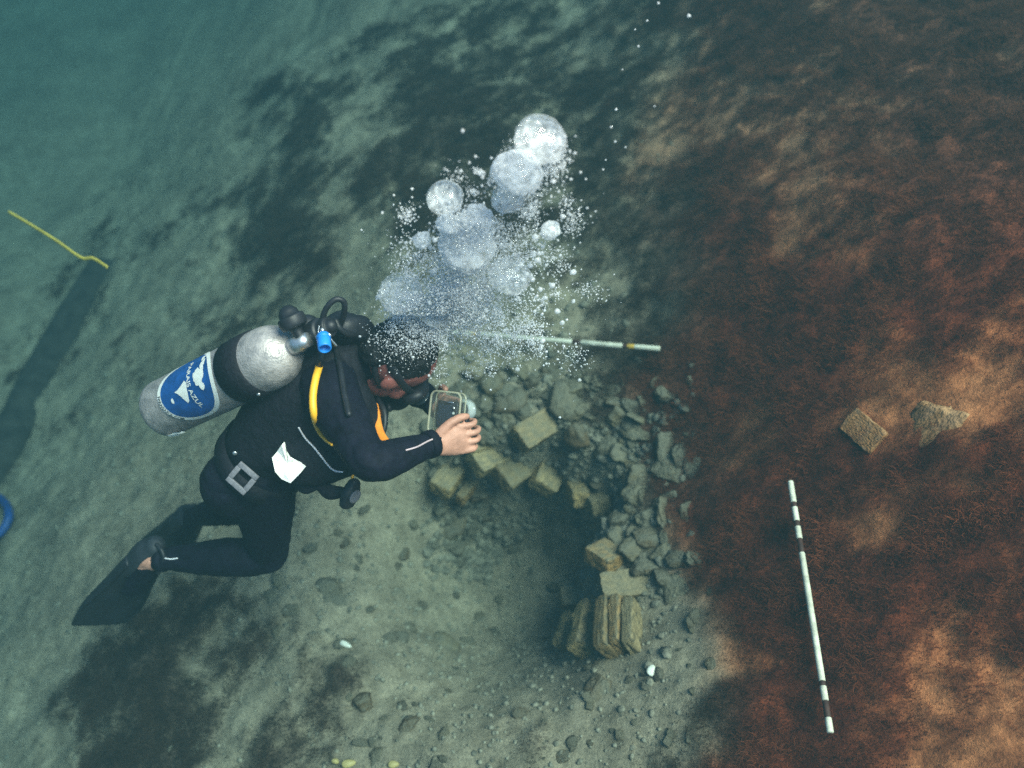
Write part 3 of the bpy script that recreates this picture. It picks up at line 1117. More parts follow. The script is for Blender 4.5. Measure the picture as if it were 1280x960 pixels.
ellipsoid(B, head_pt(-.008, .022, 0), (hR * .076, hF * .096, hU * .094))
ellipsoid(B, head_pt(.030, -.055, 0), (hR * .058, hF * .062, hU * .062))      # jaw
ellipsoid(B, head_pt(.072, -.092, 0), (hR * .024, hF * .020, hU * .020))      # chin
ellipsoid(B, head_pt(.094, -.018, 0), (hR * .016, hF * .022, hU * .028))      # nose
ellipsoid(B, head_pt(.078, -.058, 0), (hR * .028, hF * .020, hU * .013))      # lips
for s in (-1, 1):
    ellipsoid(B, head_pt(-.005, -.008, .078 * s), (hR * .010, hF * .020, hU * .031))   # ears
    ellipsoid(B, head_pt(.062, -.030, .040 * s), (hR * .024, hF * .026, hU * .026))    # cheeks
for c, r in ((head_pt(-.008, .022, 0), .09), (head_pt(.03, -.055, 0), .062), (head_pt(.07, -.04, 0), .05), (head_pt(0, -.008, .078), .03)):
    prims.append((c, r, c + hU * .001, r, 'face'))

# camera housing frame (needed by the hands)
cN = V(-.42, -.05, -.90)                 # back of the housing looks at the diver and us
_u = V(.10, -.99, 0)
cU = (_u - cN * _u.dot(cN)).normalized()
cX = cU.cross(cN)                        # to the right seen from behind
KC = P(561, 517, 2.46)
if cX.dot(CR) < 0: cX = -cX

# near hand: palm behind and under the housing, fingers round its right side
W = P(541, 557, 2.345)
hh = V(.93, -.20, .30)
hs = V(.18, .93, .30); hs = (hs - hh * hs.dot(hh)).normalized()
hn = hh.cross(hs)                        # away from the palm
if hn.dot(CF) > 0: hn = -hn
limb(B, [(W - hh * .012, .026, .020), (W + hh * .020, .032, .019), (W + hh * .055, .040, .017), (W + hh * .080, .038, .013)], 'skin', side=hs, n=16)
for i, (off, ln) in enumerate(((-.033, .92), (-.011, 1.02), (.011, .96), (.032, .78))):
    k0 = W + hh * (.072 - abs(off) * .12) + hs * off
    d1 = (hh * .95 + hn * .10).normalized(); d2 = (hh * .62 - hn * .78).normalized(); d3 = (-hh * .30 - hn * .95).normalized()
    p1 = k0 + d1 * .040 * ln; p2 = p1 + d2 * .027 * ln; p3 = p2 + d3 * .020 * ln
    limb(B, [(k0, .0092), (p1, .0082), (p2, .0075), (p3, .0064)], 'skin', n=10)
t0 = W + hh * .022 - hs * .026
t1 = t0 + (hh * .75 - hs * .62 + hn * .15).normalized() * .036
t2 = t1 + (hh * .95 - hs * .30).normalized() * .030
t3 = t2 + (hh * .92 + hs * .10 - hn * .25).normalized() * .020
limb(B, [(t0, .0150), (t1, .0118), (t2, .0105), (t3, .0085)], 'skin', n=10)

# far hand on the other side of the housing
W2 = P(548, 508, 2.60)
g1 = (KC + cX * .035 - W2).normalized()
gs = cU
gn = g1.cross(gs).normalized()
limb(B, [(W2 - g1 * .012, .026, .020), (W2 + g1 * .02, .032, .018), (W2 + g1 * .06, .038, .014)], 'skin', side=gs, n=14)
for off, ln in ((-.028, .78), (-.009, .95), (.011, 1.0), (.030, .92)):
    k0 = W2 + g1 * .055 + gs * off
    d1 = (g1 * .8 + cX * .5).normalized(); d2 = (g1 * .75 + cX * .4).normalized()
    p1 = k0 + d1 * .034 * ln; p2 = p1 + d2 * .022 * ln; p3 = p2 + (g1 * .8).normalized() * .018 * ln
    limb(B, [(k0, .0098), (p1, .0090), (p2, .0080), (p3, .0070)], 'skin', n=10)
t0 = W2 + g1 * .02 + gs * .026
t1 = t0 + (g1 * .6 + gs * .6 - cX * .3).normalized() * .034
t2 = t1 + (g1 * .95).normalized() * .028
limb(B, [(t0, .014), (t1, .0112), (t2, .009)], 'skin', n=10)

body_me = remesh(B, .0036, 4, .5)
for m_ in (M_SUIT, M_SKIN, M_FACE):
    body_me.materials.append(m_)
nv = len(body_me.polygons)
cen = np.empty(nv * 3, np.float32); body_me.polygons.foreach_get('center', cen); cen = cen.reshape(-1, 3)
best = np.full(nv, 1e9); bt = np.zeros(nv, int)
for a, ra, b, rb, tg in prims:
    a_ = np.array(a); ab = np.array(b) - a_
    t = np.clip(((cen - a_) @ ab) / max(ab @ ab, 1e-9), 0, 1)
    dd = np.linalg.norm(cen - (a_ + t[:, None] * ab), axis=1) - (ra + (rb - ra) * t)
    up = dd < best
    best = np.where(up, dd, best); bt = np.where(up, {'suit': 0, 'skin': 1, 'face': 2}[tg], bt)
body_me.polygons.foreach_set('material_index', bt.astype(np.int32))
body_me.name = 'body'
suit_v = np.zeros(len(body_me.vertices), bool)
for p_ in body_me.polygons:
    if p_.material_index == 0:
        for i_ in p_.vertices: suit_v[i_] = True
new_co = []
for v in body_me.vertices:                     # creases in the neoprene
    c = v.co
    if suit_v[v.index]:
        q = Vector((c.x * 9, c.y * 9, c.z * 24))
        k = -.009 * max(0, .35 - abs(mnoise.noise(q))) + .0016 * mnoise.noise(c * 40)
        c = c + v.normal * k
    new_co.append(c[:])
body_me.vertices.foreach_set('co', np.array(new_co, np.float32).ravel())
body_me.update()
body = link('body', body_me, diver)


def bvh(*meshes):
    vs, fs, o = [], [], 0
    for me in meshes:
        vs += [v.co.copy() for v in me.vertices]
        fs += [[i + o for i in p.vertices] for p in me.polygons]
        o = len(vs)
    return BVHTree.FromPolygons(vs, fs)


# wetsuit cuffs
def cuff(a, b, r, name='cuff', m=None):
    mb = MB()
    ax = b - a; L = ax.length
    lathe(mb, a, ax, (0, 0, 1), [(0, r * .92), (.002, r * 1.04), (L * .5, r * 1.06), (L - .002, r * 1.03), (L, r * .9)], n=24)
    return mb.build(name, m or M_SUIT, diver)


cuff(P(533, 557, 2.33), P(543, 553.5, 2.347), .034)
cuff(P(541, 503, 2.635), P(548, 508.5, 2.60), .034)
cuff(P(207, 699, 2.875), P(199, 699, 2.88), .0375)

# hair
HB = MB()
ellipsoid(HB, head_pt(-.030, .046, 0), (hR * .082, hF * .090, hU * .084))
ellipsoid(HB, head_pt(-.066, .0, 0), (hR * .066, hF * .044, hU * .066))
hair_me = remesh(HB, .006, 3)
for v in hair_me.vertices:
    q = Vector((v.co.dot(hF) * 60, v.co.dot(hU) * 22, v.co.dot(hR) * 60))
    n3 = (v.co - head_pt(-.01, .02, 0)).normalized()
    v.co += n3 * (mnoise.noise(q) * .007 + mnoise.noise(q * 2.7) * .004)
hair_me.materials.append(M_HAIR)
link('hair', hair_me, diver)

# buoyancy vest: back pad, sides, shoulder straps, pockets
VB = MB()


def vl(pts, side=None, n=16, power=2.4):
    loft(VB, [(P(*q[:3]), q[3], q[4] if len(q) > 4 else q[3]) for q in pts], side=side or tR, n=n, power=power)


vl([(345, 546, 2.63, .160, .122), (368, 518, 2.59, .172, .132), (398, 486, 2.55, .186, .140), (422, 462, 2.52, .175, .125), (436, 447, 2.51, .12, .095)], n=28)
# shoulder pads
for s in (-1, 1):
    a = P(424, 458, 2.52) + tR * (.10 * s) - tF * .10
    b = P(436, 440, 2.49) + tR * (.11 * s)
    c = P(428, 470, 2.51) + tR * (.12 * s) + tF * .12
    d = P(398, 505, 2.54) + tR * (.13 * s) + tF * .15
    loft(VB, [(a, .045, .02), (b, .05, .024), (c, .05, .024), (d, .055, .03)], side=tR, n=14)
# side pockets
for s in (-1, 1):
    a = P(358, 530, 2.63) + tR * (.15 * s) + tF * .02
    b = P(385, 527, 2.60) + tR * (.15 * s) + tF * .06
    c = P(414, 515, 2.57) + tR * (.14 * s) + tF * .10
    loft(VB, [(a, .05, .045), (b, .068, .06), (c, .05, .05)], side=tU, n=16, power=2.8)
# lower front flap and back bladder
loft(VB, [(P(372, 566, 2.58), .05, .03), (P(402, 566, 2.52), .055, .035), (P(430, 558, 2.48), .05, .035), (P(444, 545, 2.47), .04, .03)], side=tR, n=16)
vest_me = remesh(VB, .008, 5)
for v in vest_me.vertices:
    q = v.co * 16
    k = mnoise.noise(q) * .006 + mnoise.noise(q * 2.5) * .003
    v.co += Vector((k, k * .5, k))
vest_me.materials.append(M_VEST)
vest_me.name = 'buoyancy_vest'
vest = link('buoyancy_vest', vest_me, diver)

TREE = bvh(body_me, vest_me)


def surf(px, py, off=.004, fallback=2.45):
    dr = (CR * ((px - 640) / FPX) + CD * ((py - 480) / FPX) + CF)
    hit = TREE.ray_cast(CC, dr.normalized())
    if hit[0] is None:
        return P(px, py, fallback), -CF
    n = hit[1]
    if n.dot(dr) > 0: n = -n
    return hit[0] + n * off, n


# white piping on the vest pocket
mb = MB()
tube(mb, [surf(*q, .003)[0] for q in ((374, 534), (382, 547), (393, 560), (404, 573), (412, 583), (419, 588), (428, 589))], .0026, n=6, seg=40)
mb.build('white_piping', M_LINE, vest)
# hanging strap under the vest
mb = MB()
loft(mb, [(P(366, 598, 2.50), .014, .006), (P(382, 608, 2.48), .020, .008), (P(398, 606, 2.47), .015, .007), (P(412, 615, 2.46), .020, .008), (P(428, 615, 2.46), .014, .006)], side=V(.2, .9, -.3), n=10)
mb.build('hanging_strap', M_VEST, vest)
mb = MB()
tube(mb, [P(441, 590, 2.44), P(440, 600, 2.44), P(438, 607, 2.44)], .004, n=8)
mb.build('yellow_cord', M_YEL, vest)
# chest strap trim
mb = MB()
loft(mb, [(P(466, 508, 2.46), .016, .010), (P(470, 535, 2.42), .018, .008), (P(476, 548, 2.38), .016, .007), (P(490, 563, 2.33), .012, .006)], side=V(.9, .1, -.4), n=10)
mb.build('orange_trim', M_ORG, vest)

# weight belt and buckle
mb = MB()
bc = P(330, 572, 2.665)
pts = []
n = 40
x_, y_, z_ = tR, tF, tU
ring = []
for k in range(n):
    a = 2 * math.pi * k / n
    ring.append((x_ * math.cos(a) * .172 + y_ * math.sin(a) * .130))
verts, faces = [], []
for h, s in ((-.026, 1.0), (-.024, 1.03), (.024, 1.03), (.026, 1.0)):
    for r_ in ring:
        verts.append(bc + r_ * s + z_ * h)
for i in range(3):
    for k in range(n):
        faces.append((i * n + k, i * n + (k + 1) % n, (i + 1) * n + (k + 1) % n, (i + 1) * n + k))
mb.add(verts, faces)
belt = mb.build('weight_belt', M_VEST, diver)
mb = MB()
q, nn = surf(307, 596, .024)
e1 = V(.62, -.72, -.25); e1 = (e1 - nn * e1.dot(nn)).normalized()
e2 = nn.cross(e1)
for s in (-1, 1):
    rbox(mb, q + e1 * (.026 * s), e2 * .032, e1 * .0075, nn * .004, .002)
    rbox(mb, q + e2 * (.026 * s), e1 * .0185, e2 * .0075, nn * .0035, .002)
mb.build('buckle', M_GREY, belt)
mb = MB()
q, nn = surf(296, 566, .006)
ellipsoid(mb, q, (tU * .006, tF * .006, nn * .004))
mb.build('rivet', M_METAL, belt)

# mask and its strap
mb = MB()
loft(mb, [(head_pt(.078, .012, -.070), .030, .018), (head_pt(.100, .008, -.035), .036, .022), (head_pt(.106, .006, 0), .034, .022), (head_pt(.100, .008, .035), .036, .022), (head_pt(.078, .012, .070), .030, .018)], side=hU, n=14)
mask = mb.build('dive_mask', M_RUB, diver)
mb = MB()
pts = [head_pt(.102 * math.cos(a), .012 + .012 * math.sin(a * .5), .086 * math.sin(a)) for a in np.linspace(.75, 2 * math.pi - .75, 22)]
loft(mb, [(p, .011, .003) for p in pts], side=hU, n=8, seg=44)
mb.build('strap', M_RUB, mask)
for s in (-1, 1):
    mb = MB()
    ellipsoid(mb, head_pt(.1215, .010, .034 * s), (hR * .028, hU * .026, hF * .006))
    mb.build('lens', mat('mask_glass', (.02, .03, .04), rough=.05, var=.2, spec=.6), mask)


# fins
def fin(A, tip, side, name_label):
    ax = (tip - A); L = ax.length; ax.normalize()
    sd = (side - ax * side.dot(ax)).normalized()
    nn = ax.cross(sd)
    mb = MB()
    loft(mb, [(A - ax * .015, .030, .034), (A + ax * .03, .052, .046), (A + ax * L * .22, .058, .036), (A + ax * L * .36, .066, .016), (A + ax * L * .7, .092, .007), (A + ax * L, .088, .005)], side=sd, n=22, seg=40, power=2.6)
    f = mb.build('fin', M_FIN, diver)
    for s in (-1, 1):
        mb = MB()
        loft(mb, [(A + ax * L * .15 + sd * (.054 * s), .007, .020), (A + ax * L * .4 + sd * (.070 * s), .006, .018), (A + ax * L * .72 + sd * (.094 * s), .005, .012), (A + ax * L * .98 + sd * (.088 * s), .004, .006)], side=sd, n=10)
        mb.build('rail', M_RUB, f)
    return f


fn = fin(P(192, 686, 2.885), P(124, 780, 3.16), V(.46, .34, .80), '')
mb = MB()
tube(mb, [P(196, 681, 2.85), P(203, 690, 2.84), P(205, 703, 2.845), P(198, 716, 2.87)], .007, n=8)
mb.build('heel_strap', M_RUB, fn)
ff = fin(P(240, 643, 3.36), P(196, 700, 3.74), V(.65, .45, .6), '')
mb = MB()
tube(mb, [P(231, 634, 3.33), P(243, 637, 3.31), P(250, 648, 3.32), P(246, 660, 3.36)], .009, n=8)
mb.build('heel_strap', M_RUB, ff)
# zip pull on the ankle
mb = MB()
tube(mb, [surf(x, y, .002)[0] for x, y in ((207, 698), (214, 699), (222, 698))], .0022, n=6)
mb.build('ankle_zip', M_LINE, diver)
# pale lanyard lines
mb = MB()
tube(mb, [surf(x, y, .003)[0] for x, y in ((507, 563), (520, 559), (534, 552), (545, 548))], .0022, n=6, seg=16)
mb.build('wrist_lanyard', mat('pinkish_cord', (.45, .34, .36), rough=.7), diver)

tag(diver, 'diver in black wetsuit and vest holding a camera over the pit', 'person')

# paper tucked at the hip
mb = MB()
outline = [(340, 572), (346, 565), (352, 556), (356, 551), (358, 563), (363, 571), (372, 576), (384, 581), (375, 592), (363, 604), (352, 599), (344, 590)]
cpt, cn = surf(358, 580, .012)
pd_ = min((surf(x, y, .008)[0] - CC).dot(CF) for x, y in outline) + .004
cp = [P(359, 579, pd_ - .008)]
rim = []
for i, (x, y) in enumerate(outline):
    s_, n_ = surf(x, y, .010)
    dd_ = (s_ - CC).dot(CF); dc_ = (cpt - CC).dot(CF)
    rim.append(P(x, y, pd_ + .012 * math.sin(i * 2.1) - .0006 * (y - 580)))
inner = [(cp[0] * .5 + r * .5) - CF * (.006 * math.cos(i * 2.6)) for i, r in enumerate(rim)]
K = len(rim)
th = -CF * .0012
verts = cp + inner + rim
faces = []
for i in range(K):
    j = (i + 1) % K
    faces.append((0, 1 + i, 1 + j)); faces.append((1 + i, 1 + K + i, 1 + K + j, 1 + j))
nv_ = len(verts)
allv = verts + [v - th for v in verts]
bf = [tuple(x + nv_ for x in f)[::-1] for f in faces]
rims = [(1 + K + i, nv_ + 1 + K + i, nv_ + 1 + K + (i + 1) % K, 1 + K + (i + 1) % K) for i in range(K)]
mb.add(allv, faces + bf + rims)
tag(mb.build('paper_sheet', M_WHITE, smooth=False), 'crumpled white paper sheet tucked at the diver\'s hip', 'paper')

# ------------------------------------------------------------------ the tank
TB = P(203, 512, 2.64)
TT = P(385, 424, 2.29)
tA = (TT - TB); TL = tA.length; tA.normalize()
TRAD = .081
_n0 = (CC - (TB + TT) / 2)
t0_ = (_n0 - tA * _n0.dot(tA)).normalized()          # faces the camera
t90 = tA.cross(t0_)
if t90.dot(CD) < 0: t90 = -t90                        # downwards in the picture
M_TANK = mat('scuffed_grey_tank', (.36, .33, .33), rough=.42, var=.3, scale=34, bump=.25, bscale=180, metal=.35, col2=(.56, .49, .46))
M_STKB = mat('sticker_blue', (.010, .075, .27), rough=.45, var=.35, scale=26)
M_STKW = mat('sticker_white', (.80, .78, .72), rough=.5, var=.08, scale=40)
M_STKK = mat('sticker_ink', (.02, .025, .05), rough=.5, var=.3, scale=40)
tank = empty('scuba_tank', TB)
mb = MB()
prof = [(0.004, .030), (.002, .055), (.006, .073), (.016, .081), (.03, TRAD), (TL * .5, TRAD), (TL * .76, TRAD)]
for k in range(1, 9):
    a = k / 8 * math.pi / 2
    prof.append((TL * .76 + math.sin(a) * .088, TRAD * max(math.cos(a), .0) ** .8 if k < 8 else .020))
prof += [(TL * .76 + .105, .020)]
lathe(mb, TB, tA, t0_, prof, n=56)
mb.build('cylinder', M_TANK, tank)


def cyl(u, v, lift):
    """u metres round the tank (down in the picture), v metres along it from the base"""
    a = u / TRAD
    return TB + tA * v + (t0_ * math.cos(a) + t90 * math.sin(a)) * (TRAD + lift)


def cyl_patch(poly_fn, name, m, lift, parent, rings=8, n=64):
    """poly_fn(angle) -> (u, v, u0, v0) outer and inner edge"""
    mb = MB(); verts = []; faces = []
    for i in range(rings + 1):
        t = i / rings
        for k in range(n):
            uo, vo, ui, vi = poly_fn(2 * math.pi * k / n)
            verts.append(cyl(ui + (uo - ui) * t, vi + (vo - vi) * t, lift))
    for i in range(rings):
        for k in range(n):
            k2 = (k + 1) % n
            faces.append((i * n + k, i * n + k2, (i + 1) * n + k2, (i + 1) * n + k))
    mb.add(verts, faces)
    return mb.build(name, m, parent)


U0, V0 = -.030, TL * .365
RU, RV = .096, .108
stk = cyl_patch(lambda a: (U0 + RU * math.cos(a), V0 + RV * math.sin(a), U0, V0), 'sticker', M_STKB, .0010, tank, rings=14, n=72)
cyl_patch(lambda a: (U0 + (RU + .011) * math.cos(a), V0 + (RV + .014) * math.sin(a), U0 + RU * math.cos(a) * .995, V0 + RV * math.sin(a) * .995), 'sticker_rim', M_STKW, .0014, stk, rings=3, n=96)


def blob(pts, name):
    mb = MB()
    cu = sum(p[0] for p in pts) / len(pts); cv = sum(p[1] for p in pts) / len(pts)
    n = len(pts); verts = []; faces = []
    R = 4
    for i in range(R + 1):
        for p in pts:
            t = .02 + .98 * i / R
            verts.append(cyl(U0 + cu + (p[0] - cu) * t, V0 + cv + (p[1] - cv) * t, .0022))
    for i in range(R):
        for k in range(n):
            faces.append((i * n + k, i * n + (k + 1) % n, (i + 1) * n + (k + 1) % n, (i + 1) * n + k))
    mb.add(verts, faces)
    return mb.build(name, M_STKW, stk)


def wobble(cu, cv, ru, rv, seed, n=26, k=.35):
    out = []
    for i in range(n):
        a = 2 * math.pi * i / n
        r = 1 + k * (mnoise.noise(Vector((math.cos(a) * 1.4, math.sin(a) * 1.4, seed))) * 1.6 + mnoise.noise(Vector((math.cos(a) * 4, math.sin(a) * 4, seed + 9))) * .7)
        out.append((cu + ru * r * math.cos(a), cv + rv * r * math.sin(a)))
    return out


blob(wobble(-.004, .062, .026, .020, 2.0), 'white_patch')
blob(wobble(.020, .070, .010, .009, 5.0), 'white_patch')
blob(wobble(-.034, .080, .016, .010, 7.0), 'white_patch')
blob(wobble(-.058, .074, .010, .007, 8.0), 'white_patch')
blob([(-.014, .004), (-.006, .012), (.008, .010), (.024, .006), (.040, -.002), (.044, -.010), (.030, -.018), (.020, -.024), (.010, -.034), (.004, -.044), (.002, -.030), (-.004, -.014)], 'white_patch')
blob(wobble(.022, -.062, .007, .006, 11.0, k=.2), 'white_patch')


def text_on_tank(txt, size, place, name, m, lift):
    cu = bpy.data.curves.new('t', 'FONT'); cu.body = txt; cu.size = size; cu.align_x = 'CENTER'; cu.offset = size * .015
    o = bpy.data.objects.new('t', cu); COL.objects.link(o)
    dg = bpy.context.evaluated_depsgraph_get()
    me = bpy.data.meshes.new_from_object(o.evaluated_get(dg))
    bpy.data.objects.remove(o)
    for v in me.vertices:
        u, w = place(v.co.x, v.co.y)
        v.co = cyl(u, w, lift)
    me.materials.clear(); me.materials.append(m)
    me.name = name
    return link(name, me, stk)


text_on_tank('PARAIS AZUL', .022, lambda x, y: (U0 + x + .004, V0 + .014 + y + .10 * abs(x + .0) ** 1.2 * (1 if x > 0 else .4)), 'lettering', M_STKW, .0026)


def rim_place(x, y):
    # bottom arc lettering: runs round the base side of the rim, tops towards the middle
    s = (x) / (RV + .004)
    a = -math.pi / 2 + .42 + s                        # angle in (u = cos, v = sin); -90 deg is the base side
    rr = -y + .0095
    return U0 + (RU + rr) * math.cos(a), V0 + (RV + rr * 1.2) * math.sin(a)


text_on_tank('PARAISAZUL.COM', .013, rim_place, 'lettering', M_STKK, .0026)

# black cam band
mb = MB()
lathe(mb, TB + tA * (TL * .575), tA, t0_, [(0, TRAD * .99), (.001, TRAD + .004), (.05, TRAD + .0055), (TL * .145, TRAD + .004), (TL * .147, TRAD * .99)], n=56, closed=False)
band = mb.build('tank_band', M_VEST, tank)
mb = MB()
q = cyl(.075, TL * .70, .006)
ellipsoid(mb, q, (tA * .006, t90 * .005, t0_ * .005))
mb.build('band_buckle', M_METAL, band)
# white tag near the base
mb = MB()
vs = []
for i in range(5):
    for j in range(4):
        vs.append(cyl(.074 + .008 * j, .032 + .011 * i + .003 * j, .003 + .005 * abs(math.sin(i * 1.9 + j))))
fs = [(i * 4 + j, i * 4 + j + 1, (i + 1) * 4 + j + 1, (i + 1) * 4 + j) for i in range(4) for j in range(3)]
mb.add(vs, fs)
mb.build('paper_tag', M_STKW, tank, smooth=False)
# base scuff stripe
# valve
vb = TB + tA * (TL * .76 + .10)
mb = MB()
lathe(mb, vb - tA * .006, tA, t0_, [(0, .021), (.004, .023), (.03, .023), (.034, .019), (.055, .018)], n=24)
mb.build('valve', M_METAL, tank)
mb = MB()
kc = vb + tA * .03 - t90 * .035
loft(mb, [(kc + t90 * .03, .013, .013), (kc, .016, .016), (kc - t90 * .006, .032, .032), (kc - t90 * .030, .034, .034), (kc - t90 * .036, .026, .026)], side=tA, n=18)
mb.build('valve_knob', M_RUB, tank)
tag(tank, 'grey scuba tank with a round blue sticker on the diver\'s back', 'scuba tank')

# ------------------------------------------------------------------ regulator, hoses, gauges
reg = empty('breathing_regulator', P(398, 420, 2.36))
mb = MB()
fs_ = P(396, 416, 2.33)
loft(mb, [(fs_ - tA * .03, .022, .022), (fs_ - tA * .022, .032, .032), (fs_ + tA * .015, .034, .034), (fs_ + tA * .025, .026, .026), (fs_ + tA * .045, .026, .026), (fs_ + tA * .05, .018, .018)], side=t0_, n=20)
ellipsoid(mb, P(386, 410, 2.345), (tA * .032, t90 * .035, t0_ * .03))
mb.build('first_stage', M_RUB, reg)
# blue protective cap
mb = MB()
c0 = P(404, 419, 2.275); c1 = P(406, 436, 2.245)
ax = (c1 - c0); L = ax.length; ax.normalize()
lathe(mb, c0, ax, tA, [(0, .010), (.001, .0155), (.004, .0165), (L * .55, .0165), (L - .002, .0165), (L, .0150), (L + .0005, .0125), (L - .012, .0115), (L - .013, .002)], n=28)
cap = mb.build('blue_cap', M_BLUE, reg)
mb = MB()
lathe(mb, c0 + ax * (L * .2), ax, tA, [(0, .0168), (.001, .0178), (.004, .0178), (.005, .0168)], n=28, closed=False)
mb.build('ridge', M_BLUE, cap)
mb = MB()
ellipsoid(mb, P(403, 413, 2.27), (tA * .006, t90 * .007, t0_ * .006))
ellipsoid(mb, P(412, 419, 2.27), (tA * .004, t90 * .006, t0_ * .004))
ellipsoid(mb, P(396, 421, 2.28), (tA * .004, t90 * .004, t0_ * .004))
tube(mb, [P(399, 408, 2.28), P(398, 415, 2.28), P(401, 420, 2.28)], .002, n=6)
loft(mb, [(P(413, 424, 2.30), .004, .003), (P(420, 432, 2.31), .004, .003)], n=8)
mb.build('steel_fitting', M_METAL, reg)
# looped hose behind the neck
mb = MB()
tube(mb, [P(402, 412, 2.33), P(405, 392, 2.31), P(412, 380, 2.30), P(421, 374, 2.30), P(430, 378, 2.31), P(430, 392, 2.33), P(424, 410, 2.36), P(420, 430, 2.42), P(428, 460, 2.42)], .0075, n=10, seg=60)
mb.build('hose', M_RUB, reg)
mb = MB()
tube(mb, [P(420, 402, 2.34), P(424, 410, 2.34), P(435, 418, 2.36), P(452, 420, 2.40), P(468, 430, 2.38), P(470, 470, 2.40), P(482, 492, 2.50)], .0085, n=10, seg=50)
mb.build('hose', M_RUB, reg)
# soft collar bundle between tank and head
mb = MB()
loft(mb, [(P(408, 412, 2.40), .03, .03), (P(425, 410, 2.40), .045, .04), (P(445, 412, 2.42), .045, .04), (P(462, 424, 2.44), .03, .03)], side=t0_, n=16)
for i, v in enumerate(mb.v):
    k = mnoise.noise(Vector(v) * 30) * .01
    mb.v[i] = (v[0] + k, v[1] + k, v[2] + k)
mb.build('hose_bundle', M_RUB, reg)
# yellow hose down the side
mb = MB()
pts = [(399, 458), (394, 476), (391, 498), (393, 520), (399, 538), (407, 549), (415, 556)]
st = []
for i, q in enumerate(pts):
    s_, n_ = surf(q[0], q[1], .011)
    st.append((s_, .0095 if i < 4 else .0095 - .0020 * (i - 3), .0095 if i < 4 else .0095 - .0020 * (i - 3)))
ds = [(s[0] - CC).dot(CF) for s in st]
for i in range(1, len(ds) - 1):
    ds[i] = min(ds[i], (ds[i - 1] + ds[i + 1]) / 2 + .01)
st = [(P(pts[i][0], pts[i][1], ds[i]), s[1], s[2]) for i, s in enumerate(st)]
loft(mb, st, side=(0, 0, 1), n=12, seg=40)
mb.build('yellow_hose', M_YEL, reg)
mb = MB()
tube(mb, [P(402, 436, 2.30), P(401, 448, 2.30), st[0][0]], .0085, n=10, seg=14)
mb.build('hose', M_RUB, reg)
# second hose over the shoulder
mb = MB()
sp = [surf(x, y, .008)[0] for x, y in ((418, 440), (424, 465), (430, 495), (436, 520))]
tube(mb, [P(412, 428, 2.32)] + sp, .0075, n=10, seg=30)
mb.build('hose', M_RUB, reg)
# mouthpiece
mb = MB()
mc = head_pt(.125, -.060, 0)
lathe(mb, mc - hF * .02, hF, hU, [(0, .018), (.004, .026), (.02, .036), (.034, .038), (.040, .034), (.043, .014)], n=26)
ellipsoid(mb, mc - hU * .026 + hF * .0, (hR * .045, hU * .014, hF * .018))
sec = mb.build('second_stage', M_RUB, reg)
mb = MB()
lathe(mb, mc + hF * .0235, hF, hU, [(0, .026), (.002, .027), (.003, .020)], n=24)
mb.build('purge_cover', M_GREY, sec)
# spare second stage with orange ring hanging at the chest
mb = MB()
oc = P(470, 528, 2.47)
on = V(.75, .1, -.6)
lathe(mb, oc - on * .012, on, tU, [(0, .026), (.004, .034), (.018, .034), (.022, .028), (.0225, .02)], n=26)
octo = mb.build('spare_second_stage', M_ORG, reg)
mb = MB()
lathe(mb, oc + on * .0105, on, tU, [(0, .019), (.003, .018), (.005, .012), (.0052, .004)], n=22)
mb.build('purge_cover', M_METAL, octo)
mb = MB()
tube(mb, [P(473, 500, 2.48), P(480, 514, 2.46), P(481, 530, 2.45), P(476, 545, 2.45), P(466, 553, 2.46)], .008, n=10, seg=30)
mb.build('hose', M_RUB, reg)
# gauge console hanging below
mb = MB()
gc = P(438, 617, 2.43)
gx_ = V(.35, -.9, -.2); gn_ = V(.8, .25, -.5)
gn_ = (gn_ - gx_ * gn_.dot(gx_)).normalized()
loft(mb, [(gc - gx_ * .030, .022, .014), (gc, .028, .018), (gc + gx_ * .030, .018, .013)], side=gn_.cross(gx_), n=14, power=3)
con = mb.build('gauge_console', M_RUB, reg)
mb = MB()
tube(mb, [P(420, 615, 2.46), P(428, 613, 2.45), P(436, 612, 2.44)], .008, n=8)
mb.build('hose', M_RUB, reg)
mb = MB()
lathe(mb, gc + gn_ * .016, gn_, gx_, [(0, .019), (.003, .019), (.004, .016)], n=20)
mb.build('gauge_glass', M_GREY, con)
tag(reg, 'breathing regulator with black hoses, yellow hose and blue cap on the diver', 'regulator')

# ------------------------------------------------------------------ the camera in its clear housing
def clear_plastic(name, tint, fac):
    m = bpy.data.materials.new(name)
    m.use_nodes = True
    nt = m.node_tree; N = nt.nodes; L = nt.links
    b = N['Principled BSDF']
    b.inputs['Base Color'].default_value = (*tint, 1)
    b.inputs['Roughness'].default_value = .12
    tr = N.new('ShaderNodeBsdfTransparent'); tr.inputs['Color'].default_value = (.93, .95, .93, 1)
    nz = N.new('ShaderNodeTexNoise'); nz.inputs['Scale'].default_value = 60
    mp = N.new('ShaderNodeMapRange'); mp.inputs['To Min'].default_value = fac * .6; mp.inputs['To Max'].default_value = min(1, fac * 1.4)
    L.new(nz.outputs['Fac'], mp.inputs['Value'])
    mx = N.new('ShaderNodeMixShader')
    L.new(mp.outputs[0], mx.inputs['Fac'])
    L.new(tr.outputs[0], mx.inputs[1]); L.new(b.outputs[0], mx.inputs[2])
    L.new(mx.outputs[0], N['Material Output'].inputs['Surface'])
    return m


M_CLEAR = clear_plastic('clear_polycarbonate', (.5, .52, .5), .07)
M_EDGE = clear_plastic('yellowed_seal', (.62, .57, .42), .35)
M_PALE = clear_plastic('frosted_port', (.70, .76, .76), .35)
kam = empty('underwater_camera', KC - cU * .055)


